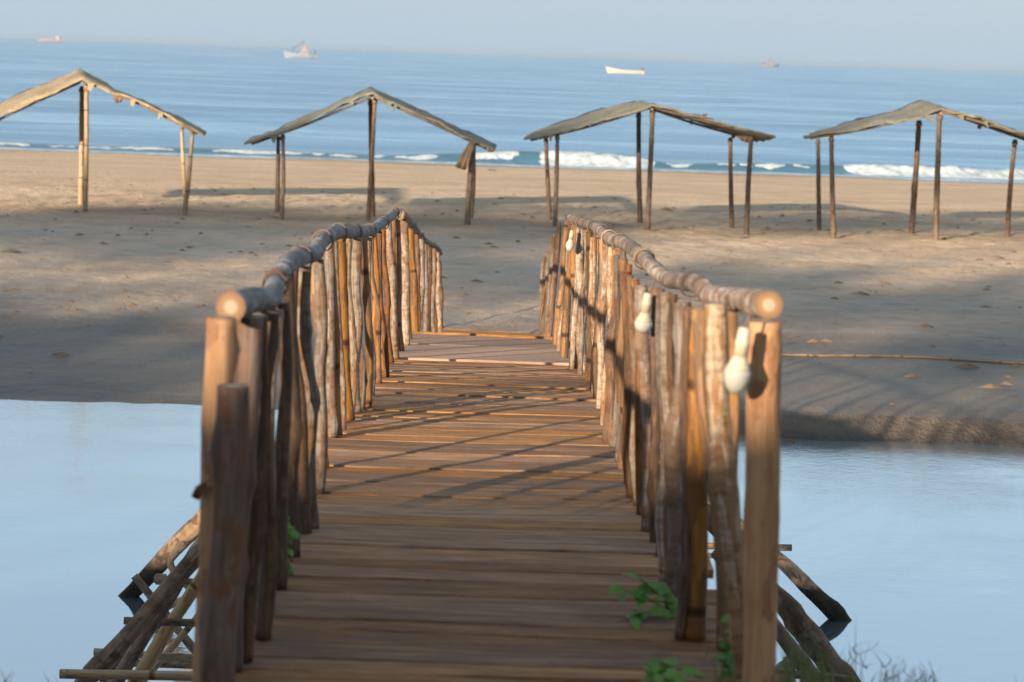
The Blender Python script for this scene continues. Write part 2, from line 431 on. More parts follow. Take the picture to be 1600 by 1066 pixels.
def sea_mat():
    m, nt, bs = mat_new('sea_water')
    g = N(nt, 'NewGeometry'); P = g.outputs['Position']
    mp = N(nt, 'Mapping'); nt.links.new(P, mp.inputs[0]); mp.inputs['Scale'].default_value = (.35, 1, 1)
    s = noi(nt, mp.outputs[0], .06, 5, .6)              # wind lanes
    mpb = N(nt, 'Mapping'); nt.links.new(P, mpb.inputs[0]); mpb.inputs['Scale'].default_value = (.12, 1, 1)
    s2 = noi(nt, mpb.outputs[0], .25, 5, .65)
    a = noi(nt, mp.outputs[0], .5, 5, .6); b = noi(nt, mp.outputs[0], 2.2, 4, .6)
    c = ramp(nt, mathn(nt, 'MULTIPLY_ADD', s2, .6, mathn(nt, 'MULTIPLY', s, .4)), [(.4, (.075, .18, .30)), (.5, (.12, .25, .39)), (.58, (.20, .345, .48))])
    at_ = N(nt, 'Attribute', attribute_name='foam')
    fn = noi(nt, P, 1.5, 6, .75)
    fm = ramp(nt, mathn(nt, 'ADD', at_.outputs['Fac'], mathn(nt, 'MULTIPLY_ADD', fn, 1.5, -.95)), [(.44, (0, 0, 0)), (.62, (1, 1, 1))])
    c = mixc(nt, fm, c, (.38, .42, .45))
    gr = N(nt, 'Attribute', attribute_name='shoal')
    c = mixc(nt, mathn(nt, 'MULTIPLY', gr.outputs['Fac'], mathn(nt, 'SUBTRACT', 1.0, fm)), c, (.03, .085, .115))
    nt.links.new(c, bs.inputs['Base Color'])
    nt.links.new(mathn(nt, 'MULTIPLY_ADD', fm, .5, mathn(nt, 'MULTIPLY_ADD', s2, .2, .12)), bs.inputs['Roughness'])
    bs.inputs['IOR'].default_value = 1.33
    h = mathn(nt, 'ADD', mathn(nt, 'MULTIPLY', a, 1.0), mathn(nt, 'MULTIPLY', b, .25))
    h = mathn(nt, 'ADD', h, mathn(nt, 'MULTIPLY', s2, 1.6))
    bump(nt, bs, h, .5, .5)
    return m
M['sea'] = sea_mat()
def foam_mat():
    m, nt, bs = mat_new('breaking_foam')
    g = N(nt, 'NewGeometry')
    f = noi(nt, g.outputs['Position'], 3.5, 5, .7)
    nt.links.new(ramp(nt, f, [(.35, (.22, .28, .33)), (.5, (.34, .39, .42)), (.75, (.44, .47, .49))]), bs.inputs['Base Color'])
    bs.inputs['Roughness'].default_value = .8
    bump(nt, bs, f, .8, .1)
    return m
M['foam'] = foam_mat()
def leaf_mat(name, c1, c2, dry=False):
    m, nt, bs = mat_new(name)
    g = N(nt, 'NewGeometry')
    f = noi(nt, g.outputs['Position'], 9, 3)
    nt.links.new(ramp(nt, f, [(.35, c1), (.65, c2)]), bs.inputs['Base Color'])
    bs.inputs['Roughness'].default_value = .5
    bs.inputs['Subsurface Weight'].default_value = 0
    tr = N(nt, 'BsdfTranslucent'); nt.links.new(ramp(nt, f, [(.35, c1), (.65, c2)]), tr.inputs[0])
    mx = N(nt, 'MixShader'); mx.inputs[0].default_value = .3
    out = [n for n in nt.nodes if n.type == 'OUTPUT_MATERIAL'][0]
    nt.links.new(bs.outputs[0], mx.inputs[1]); nt.links.new(tr.outputs[0], mx.inputs[2]); nt.links.new(mx.outputs[0], out.inputs['Surface'])
    return m
M['leaf'] = leaf_mat('leaf_green', (.06, .16, .02), (.13, .28, .04))
M['grass'] = leaf_mat('grass_blade', (.06, .12, .03), (.16, .17, .07))
M['drygrass'] = leaf_mat('grass_stalk', (.14, .12, .09), (.2, .15, .11))
M['treeleaf'] = leaf_mat('tree_foliage', (.03, .07, .015), (.07, .12, .03))
M['trunk'] = simple('trunk_bark', (.16, .12, .09), .9, 0, 4, (.24, .19, .15))
def mat_roof(name, cols, stripe):
    m, nt, bs = mat_new(name)
    v = uvvec(nt, 1, 1, True)
    uv = N(nt, 'UVMap')
    mp = N(nt, 'Mapping'); nt.links.new(uv.outputs[0], mp.inputs[0]); mp.inputs['Scale'].default_value = (1.5, 20, 1)
    a = noi(nt, mp.outputs[0], 1.6, 5, .65); b = noi(nt, uv.outputs[0], 1.3, 4, .6)
    c = ramp(nt, a, [(.3, cols[0]), (.5, cols[1]), (.7, cols[2])])
    c = mixc(nt, ramp(nt, b, [(.48, (0, 0, 0)), (.66, (1, 1, 1))]), c, stripe)
    nt.links.new(c, bs.inputs['Base Color']); bs.inputs['Roughness'].default_value = .85
    bump(nt, bs, mathn(nt, 'ADD', a, b), .7, .02)
    return m
M['mat_tan'] = mat_roof('woven_mat_tan', [(.16, .12, .07), (.26, .205, .125), (.34, .275, .18)], (.18, .14, .09))
M['mat_grey'] = mat_roof('woven_mat_grey', [(.09, .085, .065), (.155, .15, .115), (.22, .21, .165)], (.11, .095, .07))
M['cloth'] = simple('old_sacking', (.2, .14, .09), .9, 0, 5, (.11, .075, .05))

# ------------------------------------------------------------------ ground, creek, sea
WATER_Z, SEA_Z = -0.6, -0.7
def smooth(a, b, x):
    t = np.clip((x - a) / (b - a), 0, 1); return t * t * (3 - 2 * t)
_rs = np.random.RandomState(3)
_W = [(_rs.uniform(-1, 1, 2), _rs.uniform(0, 6.28)) for _ in range(40)]
def nz(X, Y, wl, n=7, off=0):
    s = 0
    for i in range(n):
        (d, ph) = _W[(i + off) % 40]
        L = math.hypot(*d) + 1e-6
        k = 2 * math.pi / (wl * (0.7 + .6 * ((i * 37) % 10) / 10))
        s = s + np.sin(k * (X * d[0] / L + Y * d[1] / L) + ph)
    return s / n
def terrain(X, Y):
    X = np.asarray(X, float); Y = np.asarray(Y, float)
    wl = 24.75 - .9 * smooth(-1, 4, X) + .22 * nz(X, 0 * Y, 5, 5, 3) + .16 * nz(X, .3 * Y, 1.7, 6, 13) + .07 * nz(X, .5 * Y, .6, 7, 23)       # far waterline of the creek
    near = 1.5 - 3.0 * smooth(5.4, 13.5, Y + .35 * nz(X, Y, 3, 5, 9))
    t = Y - wl
    lefty = np.interp(t, [-12, -3, 0, 4.2, 5.0, 9, 14], [-2.2, -1.2, -.6, -.33, -.24, -.12, 0])
    right = np.interp(t, [-12, -3, 0, .35, .8, 3, 8, 14], [-2.2, -1.4, -.6, -.38, -.32, -.28, -.13, 0])
    w = smooth(-1, 3, X)
    far = lefty * (1 - w) + right * w
    z = np.where(Y < 14.5, np.maximum(near, -1.5), np.maximum(far, -1.5))
    blend = smooth(12, 17, Y)
    z = np.where((Y > 12) & (Y < 17), -1.5 + 0 * z, z)
    sea = np.interp(Y, [0, 52, 60, 84, 100, 200], [0, 0, -.06, -.70, -1.4, -4])
    z = np.where(Y > 40, z + sea, z)
    rough = smooth(27.5, 30, Y) * (1 - smooth(50, 60, Y))
    z = z + rough * (.022 * nz(X * .6, Y, 2.6, 8, 0) + .03 * nz(X, Y, .9, 9, 5) + .028 * nz(X, Y, .45, 11, 12))
    z = z + (Y > 20) * (1 - rough) * .006 * nz(X * .4, Y, 1.6, 8, 20)
    z = z + .03 * nz(X, Y, 9, 6, 15) * smooth(28, 33, Y)
    return z
def grid(name, Xs, Ys, zf, mat, fan=None, attrs=None):
    XX, YY = np.meshgrid(Xs, Ys)
    if fan: XX = XX * fan(YY)
    ZZ = zf(XX, YY)
    ny, nx = XX.shape
    co = np.stack([XX, YY, ZZ], -1).reshape(-1, 3).astype(np.float32)
    i = np.arange(ny * nx).reshape(ny, nx)
    q = np.stack([i[:-1, :-1], i[:-1, 1:], i[1:, 1:], i[1:, :-1]], -1).reshape(-1, 4)
    me = bpy.data.meshes.new(name)
    me.vertices.add(len(co)); me.vertices.foreach_set('co', co.ravel())
    me.loops.add(q.size); me.loops.foreach_set('vertex_index', q.ravel().astype(np.int32))
    me.polygons.add(len(q)); me.polygons.foreach_set('loop_start', np.arange(0, q.size, 4, dtype=np.int32))
    me.polygons.foreach_set('loop_total', np.full(len(q), 4, dtype=np.int32))
    me.update(calc_edges=True)
    me.polygons.foreach_set('use_smooth', np.ones(len(q), dtype=bool))
    me.materials.append(mat)
    if attrs:
        for k, fn in attrs.items():
            a = me.attributes.new(k, 'FLOAT', 'POINT')
            a.data.foreach_set('value', fn(XX, YY).reshape(-1).astype(np.float32))
    o = bpy.data.objects.new(name, me); col.objects.link(o)
    return o
def arr(*seg):
    out = []
    for a, b, st in seg: out.append(np.arange(a, b, st))
    out.append([seg[-1][1]])
    return np.concatenate(out)
g = grid('ground', arr((-600, -100, 50), (-100, -20, 5), (-20, -13, .5), (-13, 13, .11), (13, 20, .5), (20, 100, 5), (100, 600, 50)),
         arr((-150, -10, 5), (-10, 4, .5), (4, 15, .2), (15, 23, .5), (23, 52, .1), (52, 92, .4), (92, 200, 12)), terrain, M['sand'])
tag(g, kind='structure')
c = grid('creek_water', np.linspace(-200, 200, 41), np.linspace(6, 29, 24), lambda X, Y: 0 * X + WATER_Z, M['creek'])
tag(c, kind='structure')

def swell(X, Y):
    A = np.interp(Y, [80, 84, 90, 120, 300, 1200, 3000], [0, .05, .16, .22, .22, .15, 0])
    ph = 2.2 * nz(X, 0 * Y, 60, 6, 2) + 1.2 * nz(X, Y, 90, 6, 8)
    z = A * np.sin(2 * math.pi * (Y + ph) / 13.0) ** 3
    z = z + .06 * smooth(86, 110, Y) * (1 - smooth(600, 1500, Y)) * nz(X * .5, Y, 5, 9, 4)
    return z
BRK = 88.2
def brk_line(X): return BRK + 1.3 * nz(X, 0 * X, 34, 5, 6) + .4 * nz(X, 0 * X, 9, 5, 11)
def brk_amp(X):  return np.interp(X, [-60, -22, -16, -12, -5, -2.2, 0, 4.8, 6, 8.5, 12, 20, 60], [.25, .2, .14, .2, .12, .3, .42, .34, .2, .3, .36, .3, .3])
def sea_z(X, Y):
    z = SEA_Z + swell(X, Y)
    d = Y - brk_line(X)
    z = z + brk_amp(X) * np.where(d < 0, np.exp(-(d / .55) ** 2), np.exp(-(d / 2.6) ** 2))
    return z
def foam_a(X, Y):
    d = Y - brk_line(X)
    F1 = np.interp(X, [-60, -22, -18, -13, -9, -3, .6, 1.5, 4.5, 5.2, 8, 12.2, 13.4, 30, 60], [.32, .32, .3, .36, .2, .2, .4, 1, 1, .35, .2, .3, 1, 1, .8])
    f = F1 * np.exp(-((d + .5) / .9) ** 2)
    e = Y - (83.6 + .9 * nz(X, 0 * X, 14, 6, 17))
    f = np.maximum(f, .6 * np.exp(-(e / .3) ** 2))
    f = np.maximum(f, .52 * np.exp(-((e - 2.2) / .5) ** 2) * (nz(X, Y, 12, 5, 21) > 0))
    return f
def shoal_a(X, Y):
    d = Y - brk_line(X)
    return np.clip(np.exp(-((d + .3) / .8) ** 2), 0, 1) * .9
s = grid('sea_water', np.concatenate([np.linspace(-1.3, -.26, 12)[:-1], np.linspace(-.26, .26, 330), np.linspace(.26, 1.3, 12)[1:]]),
         np.concatenate([arr((80, 96, .16), (96, 130, .5)), np.geomspace(131, 1500, 260), np.geomspace(1600, 45000, 30)]),
         sea_z, M['sea'], fan=lambda Y: np.maximum(Y, 90), attrs={'foam': foam_a, 'shoal': shoal_a})
tag(s, kind='structure')

# rolls of breaking foam on the wave crests and a broken line at the water's edge
fb = MB()
def foam_roll(xa, xb, line, hgt, wid, thr, seed, soft=1.0, step=.06):
    n_ = int((xb - xa) / step); m_ = 15
    s0 = len(fb.v); hs = []
    for i in range(n_ + 1):
        X = xa + (xb - xa) * i / n_
        env = min(1, (X - xa) / soft, (xb - X) / soft)
        yc = float(line(np.array(X))) + .25 * noise.noise(Vector((X * .9, seed, 0)))
        for j in range(m_):
            t = j / (m_ - 1) * 2 - 1
            Y = yc + t * wid
            nn = noise.fractal(Vector((X * 1.6, Y * 2.2, seed)), 1.0, 2.1, 5)
            h = hgt * max(0, env) * ((1 - t * t) ** .7 * (.75 + .65 * nn) + .0) - thr * hgt * (1.1 - .9 * noise.noise(Vector((X * .45, seed * 2, 5))))
            hs.append(h)
            fb.v.append((X, Y, float(sea_z(np.array(X), np.array(Y))) + h))
    for i in range(n_):
        for j in range(m_ - 1):
            q = (i*m_+j, (i+1)*m_+j, (i+1)*m_+j+1, i*m_+j+1)
            if max(hs[k_] for k_ in q) > .0: fb.face([s0 + k_ for k_ in q])
foam_roll(.6, 5.4, lambda X: brk_line(X) - .25, .17, .9, .2, 3)
foam_roll(12.3, 24, lambda X: brk_line(X) - .25, .17, .8, .15, 8)
foam_roll(-2.6, .9, lambda X: brk_line(X) - .2, .07, .5, .6, 14)
foam_roll(5.2, 12.6, lambda X: brk_line(X) - .2, .07, .4, .75, 17)
foam_roll(-26, -2.4, lambda X: brk_line(X) - .2, .06, .4, .62, 21)
foam_roll(-26, 24, lambda X: 84.3 + .9 * nz(X, 0 * X, 14, 6, 17), .05, .35, .35, 31)
fo = fb.build('sea_foam', M['foam'])
tag(fo, 'white foam where small waves break along the beach', 'foam', kind='stuff')

# ------------------------------------------------------------------ the footbridge
LEFT = [(3, -.69), (5.7, -.70), (7.2, -.70), (8.8, -.72), (10.5, -.76), (15, -.80), (18, -.87), (30.4, -.935)]
RIGHT = [(3, .66), (5.7, .633), (6.4, .575), (7.6, .51), (9, .47), (12, .45), (18, .425), (30.4, .375)]
def plane_D(px, py, tab):
    Y = 10.0
    lo, hi = 4.0, 31.0
    f = lambda y: at(px, py, y).x - lerp_tab(tab, y)
    a = f(lo)
    for _ in range(50):
        mid = (lo + hi) / 2
        if (f(mid) > 0) == (a > 0): lo = mid
        else: hi = mid
    return (lo + hi) / 2
bridge = empty('footbridge', (-.05, 4.5, deck_z(4.5)), 'rough wooden footbridge with crooked pole railings crossing the creek to the beach', 'bridge')

# deck boards
def plank(Y0, Y1, th, mat, name='plank', z_off=0.0, seed=0, xl=-.10, xr=.12, nx=16, warp=.012, skew=.02):
    r = random.Random(seed)
    yc = (Y0 + Y1) / 2
    Xl = lerp_tab(LEFT, yc) + xl * r.uniform(.4, 1.5); Xr = lerp_tab(RIGHT, yc) + xr * r.uniform(.4, 1.5) - .02
    sk = r.uniform(-skew, skew); tilt = r.uniform(-.003, .003)
    b = MB()
    o = Vector(((Xl + Xr) / 2, yc, deck_z(yc)))
    for i in range(nx + 1):
        x = Xl + (Xr - Xl) * i / nx
        t = i / nx - .5
        e0 = Y0 + sk * t * 2 + warp * noise.noise(Vector((x * 2.2, seed * 3.1, 0))); e1 = Y1 + sk * t * 2 + warp * noise.noise(Vector((x * 2.2, seed * 3.1, 9)))
        bow = .010 * noise.noise(Vector((x * 1.1, yc * .5, 4)))
        zz = lambda y: deck_z(y) + z_off + bow + tilt * t * 2
        ch = .004
        ring = [(x, e0 + ch, zz(e0)), (x, e1 - ch, zz(e1)), (x, e1, zz(e1) - ch), (x, e1, zz(e1) - th), (x, e0, zz(e0) - th), (x, e0, zz(e0) - ch)]
        b.v.extend(ring)
    for i in range(nx):
        for k in range(6):
            k2 = (k + 1) % 6
            b.face([i*6+k, (i+1)*6+k, (i+1)*6+k2, i*6+k2], 0, None, False)
    b.face([5, 4, 3, 2, 1, 0], 0, None, False)
    b.face([nx*6+k for k in range(6)], 0, None, False)
    ob = b.build(name, mat, bridge)
    # own origin so that the grain differs from board to board
    me = ob.data
    off = o - Vector(bridge.location)
    me.transform(Matrix.Translation(-off)); ob.location = off
    return ob
y = 4.6; k = 0
rp = random.Random(11)
while y < 15.35:
    w = rp.choice([.11, .13, .15, .17, .20]) * rp.uniform(.95, 1.08)
    plank(y + rp.uniform(.001, .005) + (.010 if rp.random() < .3 else 0), min(y + w, 15.4), .028, M['plank'], seed=k, z_off=rp.uniform(-.0015, .0015) + (rp.uniform(-.006, .006) if rp.random() < .2 else 0), warp=.007, skew=.004); y += w; k += 1
board1 = plank(15.42, 17.2, .02, M['ply'], 'board_sheet', .012, seed=201, xl=-.04, xr=.03, warp=.02); tag(board1, 'wide pinkish plywood sheet laid over the crest')
board2 = plank(17.21, 18.75, .02, M['ply'], 'board_sheet', .010, seed=202, xl=-.04, xr=.03); tag(board2, 'wide pinkish plywood sheet at the crest')
plank(18.77, 18.9, .035, M['plank'], seed=203, z_off=.028)
y = 18.92
while y < 30.2:
    w = rp.uniform(.38, .46)
    plank(y + .01, min(y + w, 30.3), .028, M['plank'], seed=k, z_off=rp.uniform(-.006, .006), nx=6); y += w; k += 1
# stringers under the deck
for sgn, tab in ((1, LEFT), (-1, RIGHT), (0, None)):
    pts = []
    for Y in (4.3, 6, 8.4, 10.5, 12, 13.3, 15.4, 18.8, 21, 24, 28, 30.2):
        X = (lerp_tab(tab, Y) + sgn * .1) if tab else (lerp_tab(LEFT, Y) + lerp_tab(RIGHT, Y)) / 2
        pts.append((X, Y, deck_z(Y) - .10))
    b = MB(); b.tube(pts, .055, 10, .1, seed=3.3 + sgn, step=.25); b.build('stringer', [M['brown'], M['end']], bridge)

# railing posts: (top px, base px, base py, width px, material, optional top py, optional distance)
def post(xt, xb, yb, w, mat, yt=None, Y=None, railtab=None, zr=None, bend=.016, seed=0, knots=2, yt_off=0, inside=0.0, below=0.0, wt=.88):
    if Y is None:
        pb = on_deck(xb, yb); Y = pb.y
    else:
        pb = at(xb, yb, Y)
        pb.z = deck_z(Y) if below == 0 else deck_z(Y) - below
        d = ray(xb, yb)
    r = w / 2 / F * Y * (1.02 if Y > 6.5 else 1.0)
    if yt is None:
        ztop = zr(Y) - yt_off
        pt = at(xt, 400, Y); pt.z = ztop
        # keep the pixel column while moving to the rail height
        for _ in range(3):
            pass
    else:
        pt = at(xt, yt, Y)
    pb = pb + Vector((0, 0, .004))
    rn = random.Random(seed)
    mids = []
    n = 4
    for i in range(n + 1):
        t = i / n
        p = pb.lerp(pt, t)
        if 0 < i < n: p += Vector((rn.uniform(-bend, bend), rn.uniform(-bend, bend), 0))
        mids.append(p)
    b = MB()
    b.tube(mids, [r * (1.04 - (1.04 - wt) * i / n) for i in range(n + 1)], 12, .13, seed=seed * .37, step=.035, knots=knots + 2)
    return b.build('railing_post', [M[mat], M['end']], bridge)

# handrail centre lines from the photograph
LP = [(361,480),(389,470),(424,464),(432,440),(450,413),(471,402),(493,394),(503,376),(524,364),(550,362),(576,361),(599,347),(619,331),(630,338),(644,352),(659,372),(671,381),(683,388),(688,396)]
RP = [(1201,477),(1157,469),(1112,462),(1094,446),(1067,439),(1041,435),(1022,420),(1000,398),(977,381),(951,371),(932,356),(908,347),(889,339)]
def rail_path(P, tab, Yend=None):
    out = []
    for (px, py) in P:
        Y = plane_D(px, py, tab)
        if out and Y < out[-1].y + .15: Y = out[-1].y + .3
        out.append(at(px, py, Y))
    return out
lr = rail_path(LP, LEFT); rrp = rail_path(RP, RIGHT)
def zfun(path):
    tab = [(p.y, p.z) for p in path]
    return lambda Y: lerp_tab(tab, Y)
ZL, ZR = zfun(lr), zfun(rrp)
def rail(path, r0, r1, mats, seed):
    b = MB()
    n = len(path)
    b.tube(path, [r1 + (r0 - r1) * max(0, 1 - i / 3.5) for i in range(n)], 18, .11, seed=seed, step=.03, knots=14)
    return b.build('handrail', mats, bridge)
kL = 12
hl = rail(lr[:13], .037, .030, [M['rail'], M['end']], 1.7); tag(hl, 'crooked grey log handrail on the left')
hl2 = rail([lr[12] + Vector((.02, .15, -.03))] + lr[13:], .036, .03, [M['railwarm'], M['end']], 4.1)
hr = rail(rrp, .036, .029, [M['railwarm'], M['end']], 2.9); tag(hr, 'crooked log handrail on the right with bleached bark')
# cord bindings round the handrails
def binding(path, Y, turns, r, seed, mat='wire'):
    rn = random.Random(seed)
    tab = [(p.y, p) for p in path]
    def P(yv):
        for j, (a, c) in enumerate(zip(path, path[1:])):
            if a.y <= yv <= c.y:
                u = (yv - a.y) / (c.y - a.y)
                p0 = path[max(0, j-1)]; p3 = path[min(len(path)-1, j+2)]
                return 0.5*((2*a) + (c-p0)*u + (2*p0-5*a+4*c-p3)*u*u + (3*a-p0-3*c+p3)*u**3)
        return path[-1].copy()
    pts = []
    for i in range(turns * 10 + 1):
        a = i / 10 * 2 * math.pi
        yv = Y + (i / (turns * 10) - .5) * turns * .018 + .006 * rn.uniform(-1, 1)
        p = P(yv)
        rr = r * rn.uniform(.93, 1.0)
        pts.append(p + Vector((math.cos(a) * rr, 0, math.sin(a) * rr * 1.0 - (.006 if math.sin(a) < -.5 else 0))))
    b = MB(); b.tube(pts, .0024, 5, 0, step=.012, caps=False)
    return b.build('binding', M[mat], bridge)
for i, (Yv, t) in enumerate([(6.9, 5), (7.6, 4), (8.6, 5), (9.6, 6), (10.9, 5), (12.2, 4), (13.6, 5), (15, 6), (16.2, 7)]):
    binding(lr[:13], Yv, t, .039, 40 + i)
for i, (Yv, t) in enumerate([(7.0, 3), (8.6, 5), (10.2, 5), (11.2, 7), (12.2, 6), (13.2, 8), (14.2, 6), (15.4, 6), (16.8, 4)]):
    binding(rrp, Yv, t, .038, 60 + i, 'rope' if i % 2 else 'wire')

TOPDIP = .03
L = [ # xt, xb, yb, w, mat, extra
 (346, 318, 1100, 50, 'peeled', dict(Y=5.55, yt=496, below=.5, knots=2, wt=.95, bend=.006)),
 (365, 333, 1100, 58, 'fat', dict(Y=5.3, yt=603, below=.5, knots=5, wt=.9, bend=.008)),
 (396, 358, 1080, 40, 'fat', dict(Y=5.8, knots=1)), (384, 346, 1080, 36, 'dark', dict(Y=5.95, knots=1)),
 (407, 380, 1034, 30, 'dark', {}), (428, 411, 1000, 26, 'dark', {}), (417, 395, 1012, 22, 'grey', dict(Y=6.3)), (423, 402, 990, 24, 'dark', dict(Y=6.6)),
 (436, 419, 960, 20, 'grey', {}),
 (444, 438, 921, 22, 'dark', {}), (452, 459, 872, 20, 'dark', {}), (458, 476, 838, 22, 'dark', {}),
 (477, 486, 828, 25, 'grey', {}), (492, 507, 732, 15, 'orange', {}),
 (497, 497, 770, 20, 'grey', {}),
 (514, 519, 684, 17, 'grey', {}), (509, 525, 682, 19, 'orange', dict(yt_off=.0)),
 (531, 544, 659, 20, 'orange', {}), (523, 536, 672, 10, 'grey', {}), (545, 549, 652, 11, 'pale', {}),
 (559, 556, 645, 17, 'pale', {}), (554, 565, 640, 10, 'grey', {}), (568, 574, 637, 13, 'orange', {}),
 (577, 581, 620, 9, 'pale', {}), (582, 586, 592, 12, 'orange', dict(yt_off=.04)), (586, 601, 581, 13, 'orange', {}),
 (580, 592, 600, 9, 'orange', {}), (597, 611, 568, 10, 'brown', {}), (604, 617, 562, 13, 'pale', {}), (592, 604, 590, 9, 'brown', {}),
 (614, 619, 552, 9, 'orange', {}),
 (618, 627, 536, 12, 'orange', dict(Y=16.2)), (630, 634, 531, 13, 'pale', dict(Y=17.0)), (625, 640, 531, 9, 'brown', dict(Y=17.9)),
 (643, 649, 531, 11, 'orange', dict(Y=19.6, yt=349)), (659, 656, 531, 9, 'pale', dict(Y=21.3, yt=362)), (650, 653, 531, 8, 'brown', dict(Y=20.4)),
 (664, 666, 531, 8, 'grey', dict(Y=22.6)), (671, 671, 531, 8, 'brown', dict(Y=24.0)), (675, 681, 531, 7, 'orange', dict(Y=26)), (667, 669, 531, 7, 'pale', dict(Y=23.3)),
 (683, 687, 531, 8, 'pale', dict(Y=27.5)), (678, 678, 531, 7, 'grey', dict(Y=25)), (688, 689, 531, 6, 'brown', dict(Y=29.6, yt=410)),
]
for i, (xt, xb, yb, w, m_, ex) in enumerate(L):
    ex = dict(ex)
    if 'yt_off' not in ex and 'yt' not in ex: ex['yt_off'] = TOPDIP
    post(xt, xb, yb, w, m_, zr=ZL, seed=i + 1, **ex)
Rr = [
 (1197, 1189, 1100, 54, 'peeled', dict(Y=5.6, yt=502, below=.5, knots=0, wt=.98, bend=.004)),
 (1147, 1153, 1100, 18, 'orange', dict(Y=6.25, below=.05)),
 (1097, 1130, 1015, 25, 'orange', {}), (1094, 1085, 1000, 33, 'orange', dict(bend=.006)),
 (1079, 1062, 1000, 17, 'brown', {}), (1068, 1055, 952, 31, 'grey', {}), (1043, 1040, 908, 21, 'pale', {}),
 (1055, 1049, 925, 15, 'brown', {}), (1027, 1024, 852, 17, 'brown', {}), (1004, 1012, 832, 22, 'grey', {}), (1034, 1031, 872, 14, 'grey', {}),
 (993, 1003, 806, 16, 'brown', {}), (979, 988, 779, 18, 'brown', {}), (985, 996, 792, 12, 'grey', {}),
 (974, 972, 736, 15, 'orange', {}), (963, 966, 722, 11, 'grey', {}), (984, 980, 757, 10, 'orange', {}),
 (968, 948, 693, 17, 'brown', {}), (972, 958, 700, 13, 'grey', {}), (955, 944, 666, 12, 'pale', {}), (961, 952, 690, 9, 'orange', {}), (946, 937, 640, 13, 'pale', {}), (939, 931, 622, 9, 'orange', {}),
 (926, 929, 616, 12, 'pale', {}), (919, 920, 599, 12, 'orange', {}), (933, 925, 610, 8, 'pale', {}),
 (907, 912, 583, 15, 'pale', {}), (899, 899, 576, 12, 'orange', {}), (914, 906, 588, 8, 'pale', {}), (903, 893, 577, 9, 'pale', {}),
 (897, 882, 548, 12, 'orange', dict(Y=16.0)), (893, 874, 545, 9, 'pale', dict(Y=16.9)), (885, 868, 540, 10, 'orange', dict(Y=17.8)),
 (889, 878, 545, 7, 'brown', dict(Y=16.5)),
 (873, 857, 531, 9, 'brown', dict(Y=19.6, yt=349)), (866, 853, 531, 8, 'grey', dict(Y=21, yt=366)),
 (858, 850, 531, 8, 'grey', dict(Y=23.5, yt=394)), (861, 855, 531, 7, 'brown', dict(Y=22.2, yt=385)), (852, 846, 531, 6, 'brown', dict(Y=26, yt=401)), (849, 845, 531, 6, 'grey', dict(Y=28.5, yt=408)),
]
for i, (xt, xb, yb, w, m_, ex) in enumerate(Rr):
    ex = dict(ex)
    if 'yt_off' not in ex and 'yt' not in ex: ex['yt_off'] = TOPDIP
    post(xt, xb, yb, w, m_, zr=ZR, seed=i + 101, **ex)
# the gnarled leaning branch beside the first right post
b = MB()
b.tube([at(1117, 474, 5.9), at(1119, 560, 5.9), at(1124, 660, 5.9), at(1130, 725, 5.85), at(1141, 830, 5.8), at(1153, 930, 5.8), at(1166, 1060, 5.75)],
       [.027, .029, .028, .035, .03, .029, .03], 14, .18, seed=8.2, step=.03, knots=6)
b.build('railing_post', [M['pale'], M['end']], bridge)
b = MB(); b.tube([at(305, 778, 5.5), at(312, 765, 5.5), at(325, 758, 5.5)], .012, 8, .2, seed=2, step=.02); b.build('branch_stub', [M['brown'], M['end']], bridge)

# braces and cross poles under the bridge
def pole(pts, w, mat, seed, wob=.14, knots=4, name='brace'):
    P = [at(*p) for p in pts]
    r = [ww / 2 / F * p[2] for ww, p in zip(w, pts)]
    b = MB(); b.tube(P, r, 12, wob, seed=seed, step=.06, knots=knots)
    return b.build(name, [M[mat], M['end']], bridge)
pole([(150, 988, 16), (192, 942, 16), (250, 880, 16), (300, 828, 16), (430, 705, 16), (585, 585, 16)], [24, 25, 28, 30, 26, 22], 'bracewet', 1.1)
pole([(60, 1160, 10.8), (135, 1064, 10.8), (215, 975, 10.9), (300, 878, 11), (420, 745, 11), (545, 652, 11)], [32, 30, 28, 27, 26, 24], 'brace', 2.1)
pole([(120, 1160, 11.2), (182, 1064, 11.2), (262, 935, 11.4), (330, 830, 11.5), (460, 700, 11.5)], [24, 24, 24, 22, 20], 'brace', 3.1)
pole([(180, 1120, 12), (237, 1025, 12), (300, 925, 12), (400, 790, 12), (540, 640, 12)], [26, 24, 20, 20, 20], 'bamboo', 4.1)
pole([(170, 1140, 12.6), (222, 1066, 12.6), (297, 978, 12.6), (420, 820, 12.6)], [12, 12, 11, 11], 'bamboo', 5.1, .05, 0)
pole([(194, 970, 11.6), (420, 978, 11.6), (900, 1000, 11.6), (1190, 1012, 11.6)], [13, 13, 13, 13], 'brace', 6.1, .08, 2, 'cross_pole')
pole([(147, 1019, 12.2), (420, 1032, 12.2), (1180, 1050, 12.2)], [13, 13, 13], 'bamboo', 7.1, .05, 0, 'cross_pole')
pole([(94, 1053, 10.6), (420, 1060, 10.6), (1250, 1088, 10.6)], [16, 16, 15], 'bamboo', 8.1, .06, 1, 'cross_pole')
pole([(205, 1036, 12.9), (420, 1042, 12.9), (1150, 1060, 12.9)], [13, 13, 12], 'brace', 8.6, .06, 1, 'cross_pole')
pole([(241, 905, 13), (420, 915, 13), (1100, 930, 13)], [13, 12, 12], 'grey', 9.1, .1, 1, 'cross_pole')
pole([(290, 850, 14.2), (265, 880, 14.2), (310, 930, 14.2), (420, 1000, 14.2)], [12, 12, 12, 12], 'brace', 9.6)
pole([(210, 900, 13.4), (300, 1010, 13.4), (400, 1130, 13.4)], [14, 14, 12], 'brace', 21.1)
